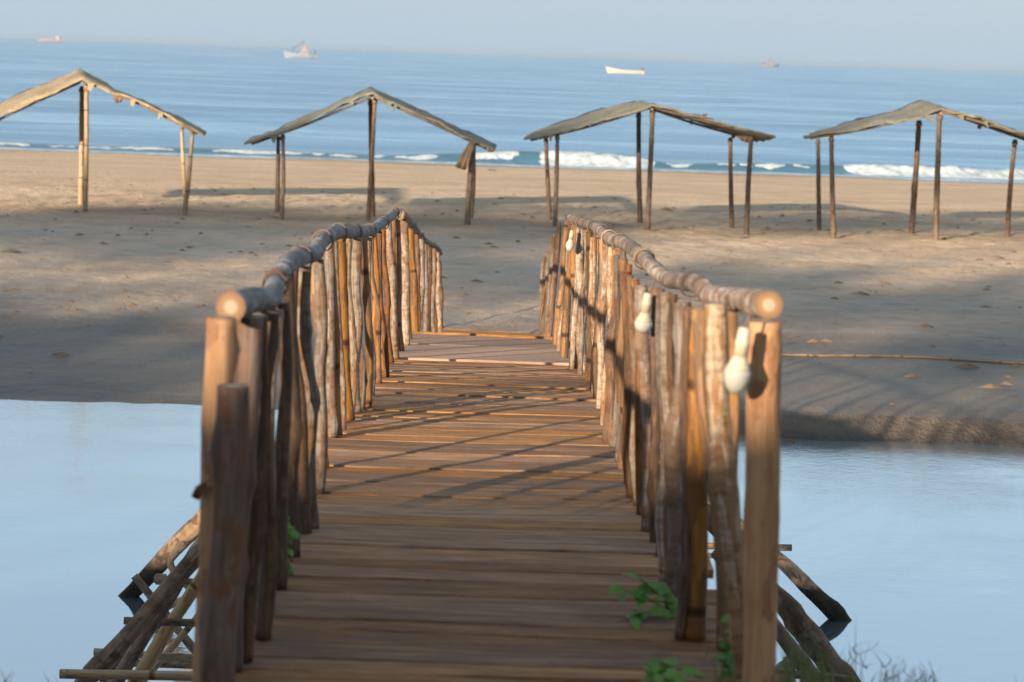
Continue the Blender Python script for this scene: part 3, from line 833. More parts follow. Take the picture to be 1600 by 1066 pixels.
pole([(225, 960, 12.3), (262, 948, 12.3), (310, 925, 12.3)], [12, 12, 11], 'bamboo', 22.1, .05, 0)
pole([(160, 1066, 11.8), (200, 1010, 11.8), (310, 870, 11.8), (420, 730, 11.8)], [14, 14, 13, 12], 'brace', 23.1)
pole([(1362, 1015, 16), (1326, 982, 16), (1270, 925, 16), (1215, 872, 16), (1080, 760, 16), (915, 605, 16)], [26, 27, 26, 22, 22, 20], 'bracewet', 10.1)
pole([(1420, 1200, 10.8), (1320, 1066, 10.8), (1262, 990, 10.8), (1215, 935, 10.8), (1100, 800, 10.9), (960, 690, 11)], [44, 42, 40, 32, 30, 28], 'brace', 11.1, .25, 8)
pole([(1350, 1180, 11.4), (1270, 1060, 11.4), (1215, 985, 11.4), (1120, 860, 11.4)], [26, 26, 26, 22], 'brace', 12.1, .2, 6)
pole([(1237, 856, 13.4), (1100, 853, 13.4), (500, 835, 13.4)], [11, 11, 11], 'grey', 13.1, .05, 0, 'cross_pole')
pole([(1223, 870, 13.8), (1100, 868, 13.8), (520, 850, 13.8)], [9, 9, 9], 'brace', 13.6, .05, 0, 'cross_pole')
pole([(1338, 1064, 10.4), (1200, 1052, 10.4), (600, 1030, 10.4)], [14, 14, 14], 'brace', 14.1, .08, 1, 'cross_pole')
# upright piles standing in the creek
for i, Y in enumerate((8.5, 11, 13.5, 16, 19, 22)):
    for tab in (LEFT, RIGHT):
        X = lerp_tab(tab, Y) * .9
        b = MB(); b.tube([(X, Y, deck_z(Y) - .15), (X * 1.02, Y, -.6), (X * 1.03, Y, -1.4)], [.05, .055, .06], 10, .12, seed=i + X, step=.15)
        b.build('pile', [M['bracewet'], M['end']], bridge)
# binding on the brace joint
b = MB()
c0 = at(245, 905, 13)
for k in range(5):
    pts = [c0 + Vector((k * .012, .026 * math.cos(a), .026 * math.sin(a))) * 1.0 + Vector((0, 0, 0)) for a in [j * math.pi / 6 for j in range(13)]]
    b.tube(pts, .008, 5, 0, step=.015, caps=False)
b.build('binding', M['rope'], bridge)

# ------------------------------------------------------------------ light bulbs
def bulb(name, ptop, pbot, Y, w, label, cord_to):
    a = at(*ptop, Y); e = at(*pbot, Y)
    ax = (e - a); Lh = ax.length; ax.normalize()
    R_ = w / 2 / F * Y
    root = empty(name, a, label, 'light bulb', 'light bulbs hung along the right railing')
    sx = MB(); k = R_
    sx.lathe(a, ax, [(k*.34, 0), (k*.46, k*.12), (k*.5, k*.5), (k*.5, k*.95), (k*.55, k*1.0), (k*.55, k*1.3), (k*.52, k*1.34), (k*.54, k*2.0)], 20)
    sx.build('socket', M['socket'], root)
    cl = MB(); cl.lathe(a + ax * k * 2.0, ax, [(k*.56, 0), (k*.57, k*.06), (k*.54, k*.1)], 20); cl.build('collar', M['collar'], root)
    nb = MB(); nb.lathe(a + ax * k * 2.1, ax, [(k*.5, 0), (k*.6, k*.3), (k*.74, k*.6), (k*.86, k*.84), (k*.93, k*1.0)], 24); nb.build('bulb_neck', M['socket'], root)
    gb = MB(); z0 = k * 3.1
    prof = [(k*.93, z0)]
    hh = max(k * .9, Lh - z0 - 0)
    for i in range(9):
        t = i / 8 * math.pi / 2 * .97
        prof.append((k * 1.0 * math.cos(t), z0 + k*.25 + (hh - k*.25) * math.sin(t)))
    gb.lathe(a, ax, prof, 24); gb.build('globe', M['globe'], root)
    cd = MB(); q = at(*cord_to, Y + .0)
    cd.tube([q, q.lerp(a, .5) + Vector((.01, 0, .005)), a + ax * .005], .003, 6, 0, step=.02); cd.build('cord', M['wire'], root)
    return root
bulb('light_bulb', (1164, 512), (1147, 616), 5.48, 43, 'milky light bulb hanging beside the thick first right railing post, nearest of three', (1166, 478))
bulb('light_bulb', (1013, 458), (1003, 521), 7.45, 29, 'milky light bulb halfway along the right railing under its bend, middle of three', (1020, 432))
bulb('light_bulb', (894, 360), (889, 393), 14.2, 13.5, 'small milky light bulb at the crest end of the right railing, farthest of three', (893, 343))

# ------------------------------------------------------------------ leafy plants and grass
def leaf(b, p, d, up, ln, wd):
    d = d.normalized(); sd = d.cross(up).normalized(); nrm = sd.cross(d).normalized()
    rows = [(0, .05), (.2, .7), (.45, 1), (.7, .75), (.88, .35), (1, .02)]
    s0 = len(b.v)
    for t, w_ in rows:
        c_ = p + d * ln * t - Vector((0, 0, 1)) * ln * .3 * t * t
        b.v += [tuple(c_ - sd * wd * w_ / 2 + nrm * wd * w_ * .12), tuple(c_), tuple(c_ + sd * wd * w_ / 2 + nrm * wd * w_ * .12)]
    for i in range(len(rows) - 1):
        for j in range(2):
            b.face([s0+i*3+j, s0+i*3+j+1, s0+(i+1)*3+j+1, s0+(i+1)*3+j])
def plant(name, base, stems, label, lsize=.05, seed=0, cat='plant', leafmat='leaf', stemr=.003, spread=.5):
    rn = random.Random(seed)
    root = empty(name, base, label, cat)
    st, lv = MB(), MB()
    for tips in stems:
        tip = Vector(tips)
        mid = Vector(base).lerp(tip, .5) + Vector((rn.uniform(-.02, .02), rn.uniform(-.02, .02), .02))
        st.tube([base, mid, tip], [stemr * 1.3, stemr, stemr * .7], 6, .1, step=.03)
        n = max(3, int((tip - Vector(base)).length / (lsize * .45)))
        for i in range(n):
            t = .35 + .65 * (i + 1) / n
            p = Vector(base).lerp(mid, t * 2) if t < .5 else mid.lerp(tip, t * 2 - 1)
            a = rn.uniform(0, 6.28)
            d = Vector((math.cos(a), math.sin(a) * .8, rn.uniform(-.3, .5)))
            leaf(lv, p, d, Vector((rn.uniform(-spread, spread), rn.uniform(-1.2, 0), 1)), lsize * rn.uniform(.75, 1.25), lsize * .62 * rn.uniform(.8, 1.2))
    st.build('stem', M['leaf'], root); lv.build('foliage', M[leafmat], root)
    return root
Pp = on_deck(1058, 965)
plant('leafy_plant', Pp, [at(1000, 905, Pp.y - .05), at(1020, 920, Pp.y), at(975, 922, Pp.y - .05), at(985, 965, Pp.y - .12), at(1030, 935, Pp.y)], 'green vine with broad leaves growing up between deck boards on the right', .058, 3)
Pp = on_deck(1062, 1080)
plant('leafy_plant', Pp, [at(1015, 1050, 5.7), at(1035, 1035, 5.75), at(1060, 1040, 5.8), at(1080, 1055, 5.75), at(1045, 1062, 5.6)], 'low green weed at the right edge of the nearest deck boards', .05, 4)
plant('leafy_plant', at(1140, 1090, 5.9), [at(1130, 1000, 5.9), at(1145, 965, 5.95), at(1122, 1030, 5.85), at(1155, 1010, 5.8)], 'light green weed growing left of the thick first right railing post', .035, 5)
plant('leafy_plant', at(440, 930, 6.9), [at(447, 800, 6.9), at(455, 825, 6.85), at(440, 880, 6.9)], 'thin green climber on the left railing posts', .04, 6)
plant('leafy_plant', at(1052, 800, 6.9), [at(1066, 764, 6.85), at(1064, 770, 6.8)], 'single green sprig between two right railing posts', .035, 8)
gb, gd = MB(), MB()
rn = random.Random(9)
def blade(b, p, tip, w):
    s0 = len(b.v); n = 5
    sd = Vector((1, .2, 0)) * w
    bend = Vector((rn.uniform(-.04, .04), 0, 0))
    for i in range(n + 1):
        t = i / n
        c_ = Vector(p).lerp(Vector(tip), t) + bend * math.sin(t * math.pi)
        ww = (1 - t * .93)
        b.v += [tuple(c_ - sd * ww), tuple(c_ + sd * ww)]
    for i in range(n): b.face([s0+2*i, s0+2*i+1, s0+2*i+3, s0+2*i+2])
for _ in range(900):
    X = rn.uniform(.72, 4.5) if rn.random() < .6 else rn.uniform(-4.5, -1.0)
    Y = rn.uniform(5.2, 7.2)
    z = float(terrain(np.array(X), np.array(Y)))
    cap = CAM_Z - Y * .2745
    h = min(rn.uniform(.1, .3), max(.06, cap - z - .02 + (rn.random() < .2 and X > 0) * .06))
    if X < 0: h = min(h, .15)
    blade(gb, (X, Y, z - .01), (X + rn.uniform(-.1, .1), Y + rn.uniform(-.05, .05), z + h), .0035)
for _ in range(130):
    px = rn.choice([rn.uniform(1215, 1300), rn.uniform(1110, 1160), rn.uniform(1225, 1290), rn.uniform(1300, 1460)]); Y = rn.uniform(5.5, 6.1)
    blade(gb, at(px, 1100, Y) - Vector((0, 0, .15)), at(px + rn.uniform(-22, 22), rn.uniform(985, 1062) if px < 1300 else rn.uniform(1030, 1066), Y), rn.uniform(.004, .008))
for (px, py, tx, ty, Y) in [(1240,1090,1228,948,5.7),(1252,1090,1262,975,5.8),(1262,1090,1250,1000,5.7),(1275,1090,1290,1010,5.8),(1232,1090,1240,990,5.6),(1285,1090,1280,1020,5.8)]:
    blade(gb, at(px, py, Y) - Vector((0, 0, .2)), at(tx, ty, Y), .006)
for (px, py, tx, ty, Y) in [(1345,1100,1300,1005,6.1),(1345,1100,1337,960,6.1),(1348,1100,1360,1000,6.0),(1350,1070,1405,1022,6.1),(1385,1100,1378,1035,6),(1390,1100,1392,1030,6.1),(1420,1100,1435,1040,6.2),(1320,1100,1303,1015,6),(1440,1100,1438,1045,6.1),(1300,1100,1325,1000,6.2),(1460,1100,1448,1050,6.1)]:
    blade(gd, at(px, py, Y) - Vector((0, 0, .15)), at(tx, ty, Y), .003)
    m1 = at(px, py, Y).lerp(at(tx, ty, Y), .55)
    for _ in range(3):
        blade(gd, m1, m1 + Vector((rn.uniform(-.06, .06), 0, rn.uniform(.02, .07))), .0022)
go = gb.build('bank_grass', M['grass']); tag(go, 'green grass on the near bank at the bottom right', 'grass', kind='stuff')
go = gd.build('grass_stalks', M['drygrass']); tag(go, 'thin dry grass stalks in front of the creek', 'grass', kind='stuff')

# ------------------------------------------------------------------ beach shelters
def shelter(front, back, posts, roofm, label, seed, Yf=44.5, Yb=46.8, flap=None, thick=.035, polecol='hutpole'):
    n = 36
    def res(P, Y):
        xs = np.linspace(P[0][0], P[-1][0], n + 1)
        ys = np.interp(xs, [p[0] for p in P], [p[1] for p in P])
        return [at(x_, y_, Y) for x_, y_ in zip(xs, ys)]
    # resample both edges with their ridges on the same index
    def res2(P, Y):
        pk = min(range(len(P)), key=lambda i: P[i][1])
        a, b_ = P[:pk+1], P[pk:]
        out = []
        for seg, m_ in ((a, n // 2), (b_, n // 2)):
            xs = np.linspace(seg[0][0], seg[-1][0], m_ + 1)
            ys = np.interp(xs, [p[0] for p in seg], [p[1] for p in seg])
            pts = [at(x_, y_, Y) for x_, y_ in zip(xs, ys)]
            out += pts if not out else pts[1:]
        return out
    A, B = res2(front, Yf), res2(back, Yb)
    root = empty('beach_shelter', (float((A[n//2].x)), (Yf+Yb)/2, 0), label, 'shelter', 'shelters in a row along the beach')
    root.location.z = float(terrain(np.array(root.location.x), np.array(root.location.y)))
    mb = MB(); m_ = 7
    rn_ = random.Random(seed)
    for side in (0, 1):
        for i in range(n + 1):
            for j in range(m_ + 1):
                p = A[i].lerp(B[i], j / m_)
                q = Vector((p.x * 1.2 + seed * 9, p.y * 1.5, 0))
                edge = 1 if j in (0, m_) or i in (0, n) else .3
                p = p + Vector((0, .12 * edge * noise.noise(q * 3), .05 * noise.noise(q * 1.3) + .04 * noise.noise(q * 4) + .02 * noise.noise(q * 11)))
                p.z += thick if side == 0 else -.005 - .012 * noise.noise(q * 7)
                mb.v.append(tuple(p))
    K = (n + 1) * (m_ + 1)
    Ls = np.cumsum([0] + [(A[i+1] - A[i]).length for i in range(n)])
    for side in (0, 1):
        for i in range(n):
            for j in range(m_):
                a, b_, c_, d_ = [side*K + ii*(m_+1) + jj for ii, jj in ((i, j), (i+1, j), (i+1, j+1), (i, j+1))]
                uv = [(j/m_*2.3, Ls[i]), (j/m_*2.3, Ls[i+1]), ((j+1)/m_*2.3, Ls[i+1]), ((j+1)/m_*2.3, Ls[i])]
                mb.face([a, b_, c_, d_] if side == 0 else [d_, c_, b_, a], 0, uv if side == 0 else uv[::-1])
    for i in range(n):
        for j in (0, m_):
            a, b_ = i*(m_+1)+j, (i+1)*(m_+1)+j
            mb.face([a, K+a, K+b_, b_] if j == 0 else [b_, K+b_, K+a, a], 0, [(0, Ls[i]), (.03, Ls[i]), (.03, Ls[i+1]), (0, Ls[i+1])], False)
    for j in range(m_):
        for i in (0, n):
            a, b_ = i*(m_+1)+j, i*(m_+1)+j+1
            mb.face([b_, K+b_, K+a, a] if i == 0 else [a, K+a, K+b_, b_], 0, None, False)
    mb.build('roof_mat', M[roofm], root)
    for _ in range(7):
        fr = MB()
        i = rn_.randint(1, n - 2); E_ = rn_.choice([A, A, B]); p = E_[i].lerp(E_[i+1], rn_.random())
        l_ = rn_.uniform(.04, .16); w2 = rn_.uniform(.02, .07); s0 = len(fr.v)
        yo = -.012 if E_ is A else .012
        q = p + Vector((rn_.uniform(-.05, .05), yo * 1.5, -l_))
        fr.v += [tuple(p + Vector((-w2, yo, 0))), tuple(p + Vector((w2, yo, 0))), tuple(q + Vector((w2 * .5, 0, 0))), tuple(q + Vector((-w2 * .6, 0, .03)))]
        fr.v += [tuple(Vector(v_) + Vector((0, .006, 0))) for v_ in fr.v[s0:s0+4]]
        for q_ in ((0,3,2,1),(4,5,6,7),(0,1,5,4),(1,2,6,5),(2,3,7,6),(3,0,4,7)): fr.face([s0+v_ for v_ in q_], 0, None, False)
        fr.build('fringe', M[roofm], root)
    # poles carrying the mat
    for off, Y, E in ((0, Yf + .12, A), (0, Yb - .12, B)):
        for (i0, i1) in ((1, n//2), (n//2, n-1)):
            pts = [E[i] + Vector((0, (Y - E[i].y), -.035)) for i in (i0, (i0+i1)//2, i1)]
            r_ = MB(); r_.tube(pts, .025, 8, .1, seed=seed + Y + i0, step=.2); r_.build('rafter', [M[polecol], M['end']], root)
    r_ = MB(); r_.tube([A[n//2] + Vector((0, .02, -.07)), B[n//2] + Vector((0, -.02, -.07))], .03, 8, .08, step=.2); r_.build('ridge_pole', [M[polecol], M['end']], root)
    for k_, (xt, yt, xb, yb, fb_, w_) in enumerate(posts):
        Y = {'f': Yf + .2, 'b': Yb - .25}[fb_]
        pt = at(xt, yt, Y); pb = at(xb, yb, Y)
        pb.z = float(terrain(np.array(pb.x), np.array(pb.y))) - .05
        mid = pb.lerp(pt, .5) + Vector((rn_.uniform(-.03, .03), 0, 0))
        # fork / binding collar at the top
        r_ = MB(); r_.tube([pb, mid, pt], [w_/2/F*Y*1.1, w_/2/F*Y, w_/2/F*Y*.85], 9, .12, seed=seed * 2.7 + k_, step=.12, knots=2)
        r_.build('post', [M[polecol if not (label.startswith('tan')) else 'bamboo'], M['end']], root)
        c_ = MB(); c_.tube([pt.lerp(pb, .02), pt.lerp(pb, .05)], w_/2/F*Y*1.12, 9, .2, seed=k_, step=.03); c_.build('binding', [M['cloth'], M['cloth']], root)
    if flap:
        for (pts, Y) in flap:
            f_ = MB(); s0 = 0
            q = [at(x_, y_, Y) for x_, y_ in pts]
            nn = 8
            tops = [q[0].lerp(q[1], i / nn) for i in range(nn + 1)]; bots = [q[3].lerp(q[2], i / nn) for i in range(nn + 1)]
            for sd in (0, .012):
                for j in range(6):
                    for i in range(nn + 1):
                        t = j / 5
                        p = tops[i].lerp(bots[i], t)
                        p = p + Vector((0, .05 * math.sin(i * 1.9 + seed) * t + sd, .02 * noise.noise(Vector((i * 1.3, j, seed))) * t * 2))
                        f_.v.append(tuple(p))
            K2 = 6 * (nn + 1)
            for sd in (0, 1):
                for j in range(5):
                    for i in range(nn):
                        a = sd*K2 + j*(nn+1)+i
                        f_.face([a, a+1, a+nn+2, a+nn+1] if sd else [a+nn+1, a+nn+2, a+1, a])
            for i in range(nn):
                f_.face([i, i+1, K2+i+1, K2+i]); e_ = 5*(nn+1)
                f_.face([e_+i+1, e_+i, K2+e_+i, K2+e_+i+1])
            for j in range(5):
                a = j*(nn+1); c2 = a + nn+1
                f_.face([a, K2+a, K2+c2, c2]); a += nn; c2 += nn
                f_.face([c2, K2+c2, K2+a, a])
            f_.build('hanging_flap', M['cloth'], root)
    return root
shelter([(-62,213),(0,184),(50,158),(90,144),(128,124),(180,148),(200,152),(280,192),(318,212)], [(-50,190),(0,163),(30,147),(75,132),(124,109),(180,143),(240,168),(290,190),(322,208)],
        [(128,135,126,332,'b',8),(135,132,133,332,'f',7.5),(284,196,291,333,'b',6),(301,203,288,338,'f',7),(-35,205,-38,333,'f',8),(-20,195,-26,328,'b',8)],
        'mat_tan', 'tan matted shelter with golden bamboo posts, its left end cut off by the photo', 1,
        flap=[([(174,146),(200,152),(190,160),(179,160)], 44.6)])
shelter([(381,226),(440,209),(500,182),(545,161),(582,148),(630,170),(690,197),(735,219),(771,235)], [(390,220),(440,201),(500,173),(550,151),(579,138),(632,163),(695,191),(745,214),(776,230)],
        [(435,213,433,338,'b',7),(442,210,440,338,'f',6.5),(579,155,583,342,'b',8),(586,152,575,345,'f',7),(739,221,730,350,'f',9),(741,224,736,346,'b',6)],
        'mat_grey', 'grey matted shelter with a rag hanging at its right end', 2,
        flap=[([(734,220),(741,222),(729,266),(710,261)], 44.4), ([(765,230),(775,234),(770,238),(760,236)], 44.4)])
shelter([(818,219),(875,208),(950,187),(990,175),(1019,165),(1100,186),(1170,206),(1212,215)], [(838,206),(890,188),(950,170),(975,162),(991,158),(1060,182),(1120,202),(1160,213),(1195,220)],
        [(853,216,859,350,'b',7),(871,211,867,350,'f',7),(998,175,1000,353,'b',8),(1020,168,1012,358,'f',8),(1141,215,1144,356,'b',7),(1174,212,1166,366,'f',8)],
        'mat_grey', 'grey matted shelter with six posts and a loose scrap sticking up on its right slope', 3,
        flap=[([(1095,184),(1103,186),(1106,177),(1098,178)], 44.5), ([(1150,212),(1180,214),(1172,224),(1158,220)], 45)])
shelter([(1255,215),(1300,210),(1340,203),(1380,193),(1430,187),(1471,172),(1535,188),(1600,208),(1655,226)], [(1278,207),(1300,200),(1340,189),(1390,176),(1437,159),(1500,181),(1580,209),(1630,226)],
        [(1278,217,1280,360,'b',7),(1299,212,1303,366,'f',8),(1436,188,1424,362,'b',9),(1468,177,1462,374,'f',9),(1586,218,1574,368,'b',8),(1632,222,1622,376,'f',8)],
        'mat_grey', 'grey matted shelter whose right end is cut off by the photo edge', 4)

# ------------------------------------------------------------------ boats
M['hullwhite'] = simple('boat_paint_white', (.30, .28, .25), .5, 0, .6, (.34, .31, .28))
M['hullblue'] = simple('boat_paint_blue_grey', (.13, .17, .23), .6, 0, .5, (.16, .19, .24))
M['hullred'] = simple('boat_paint_red', (.17, .13, .13), .6, 0, .5, (.2, .16, .16))
M['cabin'] = simple('cabin_paint', (.19, .18, .19), .6, 0, .5, (.22, .20, .2))
M['window'] = simple('cabin_window', (.03, .04, .05), .2)
M['skin'] = simple('dark_engine', (.05, .05, .06), .5)
def hull(L_, B_, H_, sheer, origin, heading, nb=24):
    mb = MB()
    prof = [(0, -.35), (.45, -.25), (.85, 0), (1, .55), (1.02, 1)]
    rot = Matrix.Rotation(heading, 3, 'Z')
    rows = []
    for i in range(nb + 1):
        t = i / nb
        wdt = (math.sin(min(1, t * 2.2 + .35) * math.pi / 2)) * (1 - max(0, (t - .5) / .5) ** 2.4)
        top = H_ * (1 + sheer * max(0, (t - .4) / .6) ** 2)
        row = []
        for sgn in (1, -1):
            pr = prof if sgn == 1 else prof[::-1]
            for (w_, z_) in (pr if sgn == 1 else pr[:-1]):
                rake = .07 * L_ * max(0, (t - .6) / .4) * max(0, z_)
                p = Vector(((t - .5) * L_ + rake, sgn * w_ * wdt * B_ / 2, z_ * top))
                row.append(tuple(rot @ p + Vector(origin)))
        rows.append(row)
    m_ = len(rows[0])
    for r_ in rows: mb.v += r_
    for i in range(nb):
        for j in range(m_):
            j2 = (j + 1) % m_
            if j == 4:  # inner deck across the gunwales
                continue
            mb.face([i*m_+j, (i+1)*m_+j, (i+1)*m_+j2, i*m_+j2])
    mb.face(list(range(m_))[::-1]); mb.face([nb*m_+j for j in range(m_)])
    # sunk deck
    s0 = len(mb.v)
    for i in range(nb + 1):
        a, b_ = Vector(rows[i][4]), Vector(rows[i][5])
        mb.v += [tuple(a.lerp(b_, .06) - Vector((0, 0, H_ * .3))), tuple(b_.lerp(a, .06) - Vector((0, 0, H_ * .3)))]
    for i in range(nb):
        mb.face([s0+2*i, s0+2*i+1, s0+2*i+3, s0+2*i+2])
        mb.face([i*m_+4, s0+2*i, s0+2*i+2, (i+1)*m_+4]); mb.face([i*m_+5, (i+1)*m_+5, s0+2*i+3, s0+2*i+1])
    return mb
# white open skiff, bow to the left
Y = 630; bo = at(978, 114, Y); bo.z = SEA_Z
root = empty('skiff', bo, 'white open skiff with a high bow, alone on the sea', 'boat')
Lb = 57 / F * Y
hull(Lb, 2.2, .9, 1.0, bo, math.pi - R(8)).build('hull', M['hullwhite'], root)
b = MB(); p = bo + Vector((Lb * .47, 0, .9)); b.box(p, .5, .4, 1.0); b.box(p + Vector((-.3, 0, .7)), .7, .5, .35); b.build('outboard_engine', M['skin'], root)
b = MB()
for dx in (-2.0, 0.3, 2.5): b.box(bo + Vector((dx, 0, .72)), .35, 1.7, .07)
b.build('thwart', M['hullwhite'], root)
# fishing trawler
def trawler(px, py, Y, wpx, label, hm, heading=math.pi, s_=1.0, name='fishing_boat', mast=True):
    bo = at(px, py, Y); bo.z = SEA_Z
    root = empty(name, bo, label, 'fishing boat')
    L_ = wpx / F * Y; rot = Matrix.Rotation(heading, 3, 'Z')
    q = lambda x, y_, z: bo + rot @ Vector((x * L_, y_ * L_, z * L_))
    hull(L_, L_ * .28, L_ * .12, 1.1, bo, heading).build('hull', M[hm], root)
    b = MB(); b.box(q(-.12, 0, .17), L_ * .24, L_ * .16, L_ * .16, rot); b.box(q(-.12, 0, .262), L_ * .28, L_ * .19, L_ * .02, rot); b.build('cabin', M['cabin'], root)
    b = MB(); b.box(q(-.1, 0, .32), L_ * .14, L_ * .12, L_ * .10, rot); b.box(q(-.1, 0, .378), L_ * .17, L_ * .14, L_ * .015, rot); b.build('wheelhouse', M['hullred'], root)
    b = MB()
    for dx in (-.2, -.13, -.06): b.box(q(dx, 0, .19), L_ * .035, L_ * .165, L_ * .045, rot)
    b.box(q(-.1, 0, .33), L_ * .145, L_ * .08, L_ * .035, rot); b.build('window', M['window'], root)
    b = MB(); b.tube([q(-.05, 0, .38), q(-.05, 0, .6)], L_ * .008, 6); b.tube([q(-.05, 0, .55), q(.2, 0, .3), q(.38, 0, .2)], L_ * .004, 5, step=L_*.1); b.build('mast', [M['skin'], M['skin']], root)
    b = MB(); b.tube([q(.25, 0, .1), q(.25, 0, .36)], L_ * .008, 6); b.tube([q(.25, 0, .32), q(-.02, 0, .5)], L_ * .005, 5); b.tube([q(-.4, .05, .1), q(-.42, .05, .27), q(-.42, -.05, .27), q(-.4, -.05, .1)], L_ * .008, 6, step=L_*.05); b.build('gallows', [M['skin'], M['skin']], root)
    b = MB()
    rn_ = random.Random(4)
    for k_ in range(7): b.box(q(rn_.uniform(.02, .22), rn_.uniform(-.06, .06), .12 + rn_.uniform(0, .03)), L_ * .06, L_ * .05, L_ * .05, rot)
    b.build('deck_gear', M['hullwhite'], root)
    return root
trawler(471, 93, 900, 50, 'wooden fishing trawler with red wheelhouse and mast, in front of the horizon', 'hullblue', math.pi)
trawler(1203, 105, 2600, 26, 'faint fishing boat fading into haze right of the white skiff', 'hullblue', 0.2, name='fishing_boat')
# far ship
Y = 4500; bo = at(81, 67, Y); bo.z = SEA_Z
root = empty('cargo_ship', bo, 'hazy long ship on the horizon at far left', 'ship')
hull(42 / F * Y, 9, 4.5, .3, bo, math.pi).build('hull', M['hullred'], root)
b = MB(); b.box(bo + Vector((12, 0, 7)), 9, 7, 6); b.box(bo + Vector((12, 0, 11)), 5, 6, 2.5); b.build('superstructure', M['cabin'], root)
b = MB()
for dx in (-16, -8, 0): b.box(bo + Vector((dx, 0, 5.2)), 6.5, 6, 2.2)
b.build('cargo_hold', M['cabin'], root)
b = MB(); b.tube([bo + Vector((12, 0, 12)), bo + Vector((12, 0, 16))], .3, 6); b.build('mast', [M['skin'], M['skin']], root)

# ------------------------------------------------------------------ small things on the sand
def onsand(px, py):
    Y = 30.0
    for _ in range(60):
        p = at(px, py, Y); z = float(terrain(np.array(p.x), np.array(Y)))
        Y *= (CAM_Z - z) / (CAM_Z - p.z) * .5 + .5
    p = at(px, py, Y); p.z = float(terrain(np.array(p.x), np.array(p.y)))
    return p
b = MB()
pts = [onsand(x_, 553 + (x_ - 1200) * .036 + 2 * math.sin(x_ / 60)) + Vector((0, 0, .012)) for x_ in range(1190, 1800, 12)]
b.tube(pts, .014, 6, .2, seed=3, step=.05)
o = b.build('rope', [M['bamboo'], M['bamboo']]); tag(o, 'thin pale rope lying across the sand on the right bank', 'rope')
def scrap(px, py, size, m_, label, cat, name, seed):
    p = onsand(px, py); b = MB(); n = 8; rn_ = random.Random(seed)
    s0 = 0
    for j in range(n + 1):
        for i in range(n + 1):
            u, v = i / n - .5, j / n - .5
            b.v.append((u * size, v * size * .8, .012 + size * .35 * (noise.noise(Vector((u * 4 + seed, v * 4, 1))) * .5 + .35)))
    for j in range(n):
        for i in range(n): b.face([j*(n+1)+i, j*(n+1)+i+1, (j+1)*(n+1)+i+1, (j+1)*(n+1)+i])
    o = b.build(name, m_); o.location = p; return tag(o, label, cat)
scrap(1163, 372, .16, M['hullwhite'], 'crumpled white scrap on the sand beside a shelter post', 'litter', 'litter', 1)
scrap(768, 268, .3, M['hullred'], 'small reddish scrap lying near the surf', 'litter', 'litter', 2)

db = MB(); rn = random.Random(21)
for _ in range(1500):
    Y = rn.uniform(24.6, 56) ; X = rn.uniform(-13, 13)
    cl_ = noise.noise(Vector((X * .25, Y * .5, 3)))
    if rn.random() > .25 + 1.4 * max(0, cl_): continue
    if -1.3 < X < .9 and Y < 31: continue
    z = float(terrain(np.array(X), np.array(Y)))
    if z < -.57: continue
    r_ = rn.uniform(.012, .05) * (1.6 if rn.random() < .1 else 1); s0 = len(db.v)
    a0 = rn.uniform(0, 6.28); el = rn.uniform(1.0, 3.0)
    for k_ in range(6):
        a = a0 + k_ * math.pi / 3
        dx, dy = math.cos(a) * r_ * el, math.sin(a) * r_
        db.v.append((X + dx, Y + dy * rn.uniform(.7, 1.3), z - .004))
    db.v.append((X, Y, z + r_ * rn.uniform(.5, 1.0)))
    for k_ in range(6): db.face([s0 + k_, s0 + (k_ + 1) % 6, s0 + 6], 0, None, False)
o = db.build('beach_debris', M['cloth']); tag(o, 'small dark clods and dried weed strewn over the sand', 'debris', kind='stuff')
def stone(px, py, r_, seed, label, name='stone', mat='brown'):
    p = onsand(px, py); b = MB()
    for i in range(9):
        th = -math.pi/2 + math.pi * i / 8
        for a in range(14):
            ph = 2 * math.pi * a / 14
            d = Vector((math.cos(th)*math.cos(ph), math.cos(th)*math.sin(ph), math.sin(th)*.6))
            b.v.append(tuple(d * r_ * (1 + .35 * noise.noise(d * 1.7 + Vector((seed, 0, 0))))))
    for i in range(8):
        for a in range(14):
            a2 = (a+1) % 14; b.face([i*14+a, i*14+a2, (i+1)*14+a2, (i+1)*14+a])
    o = b.build(name, M[mat]); o.location = p; return tag(o, label, 'stone')
stone(1234, 694, .09, 2, 'brown stone at the waterline just right of the first right railing post')
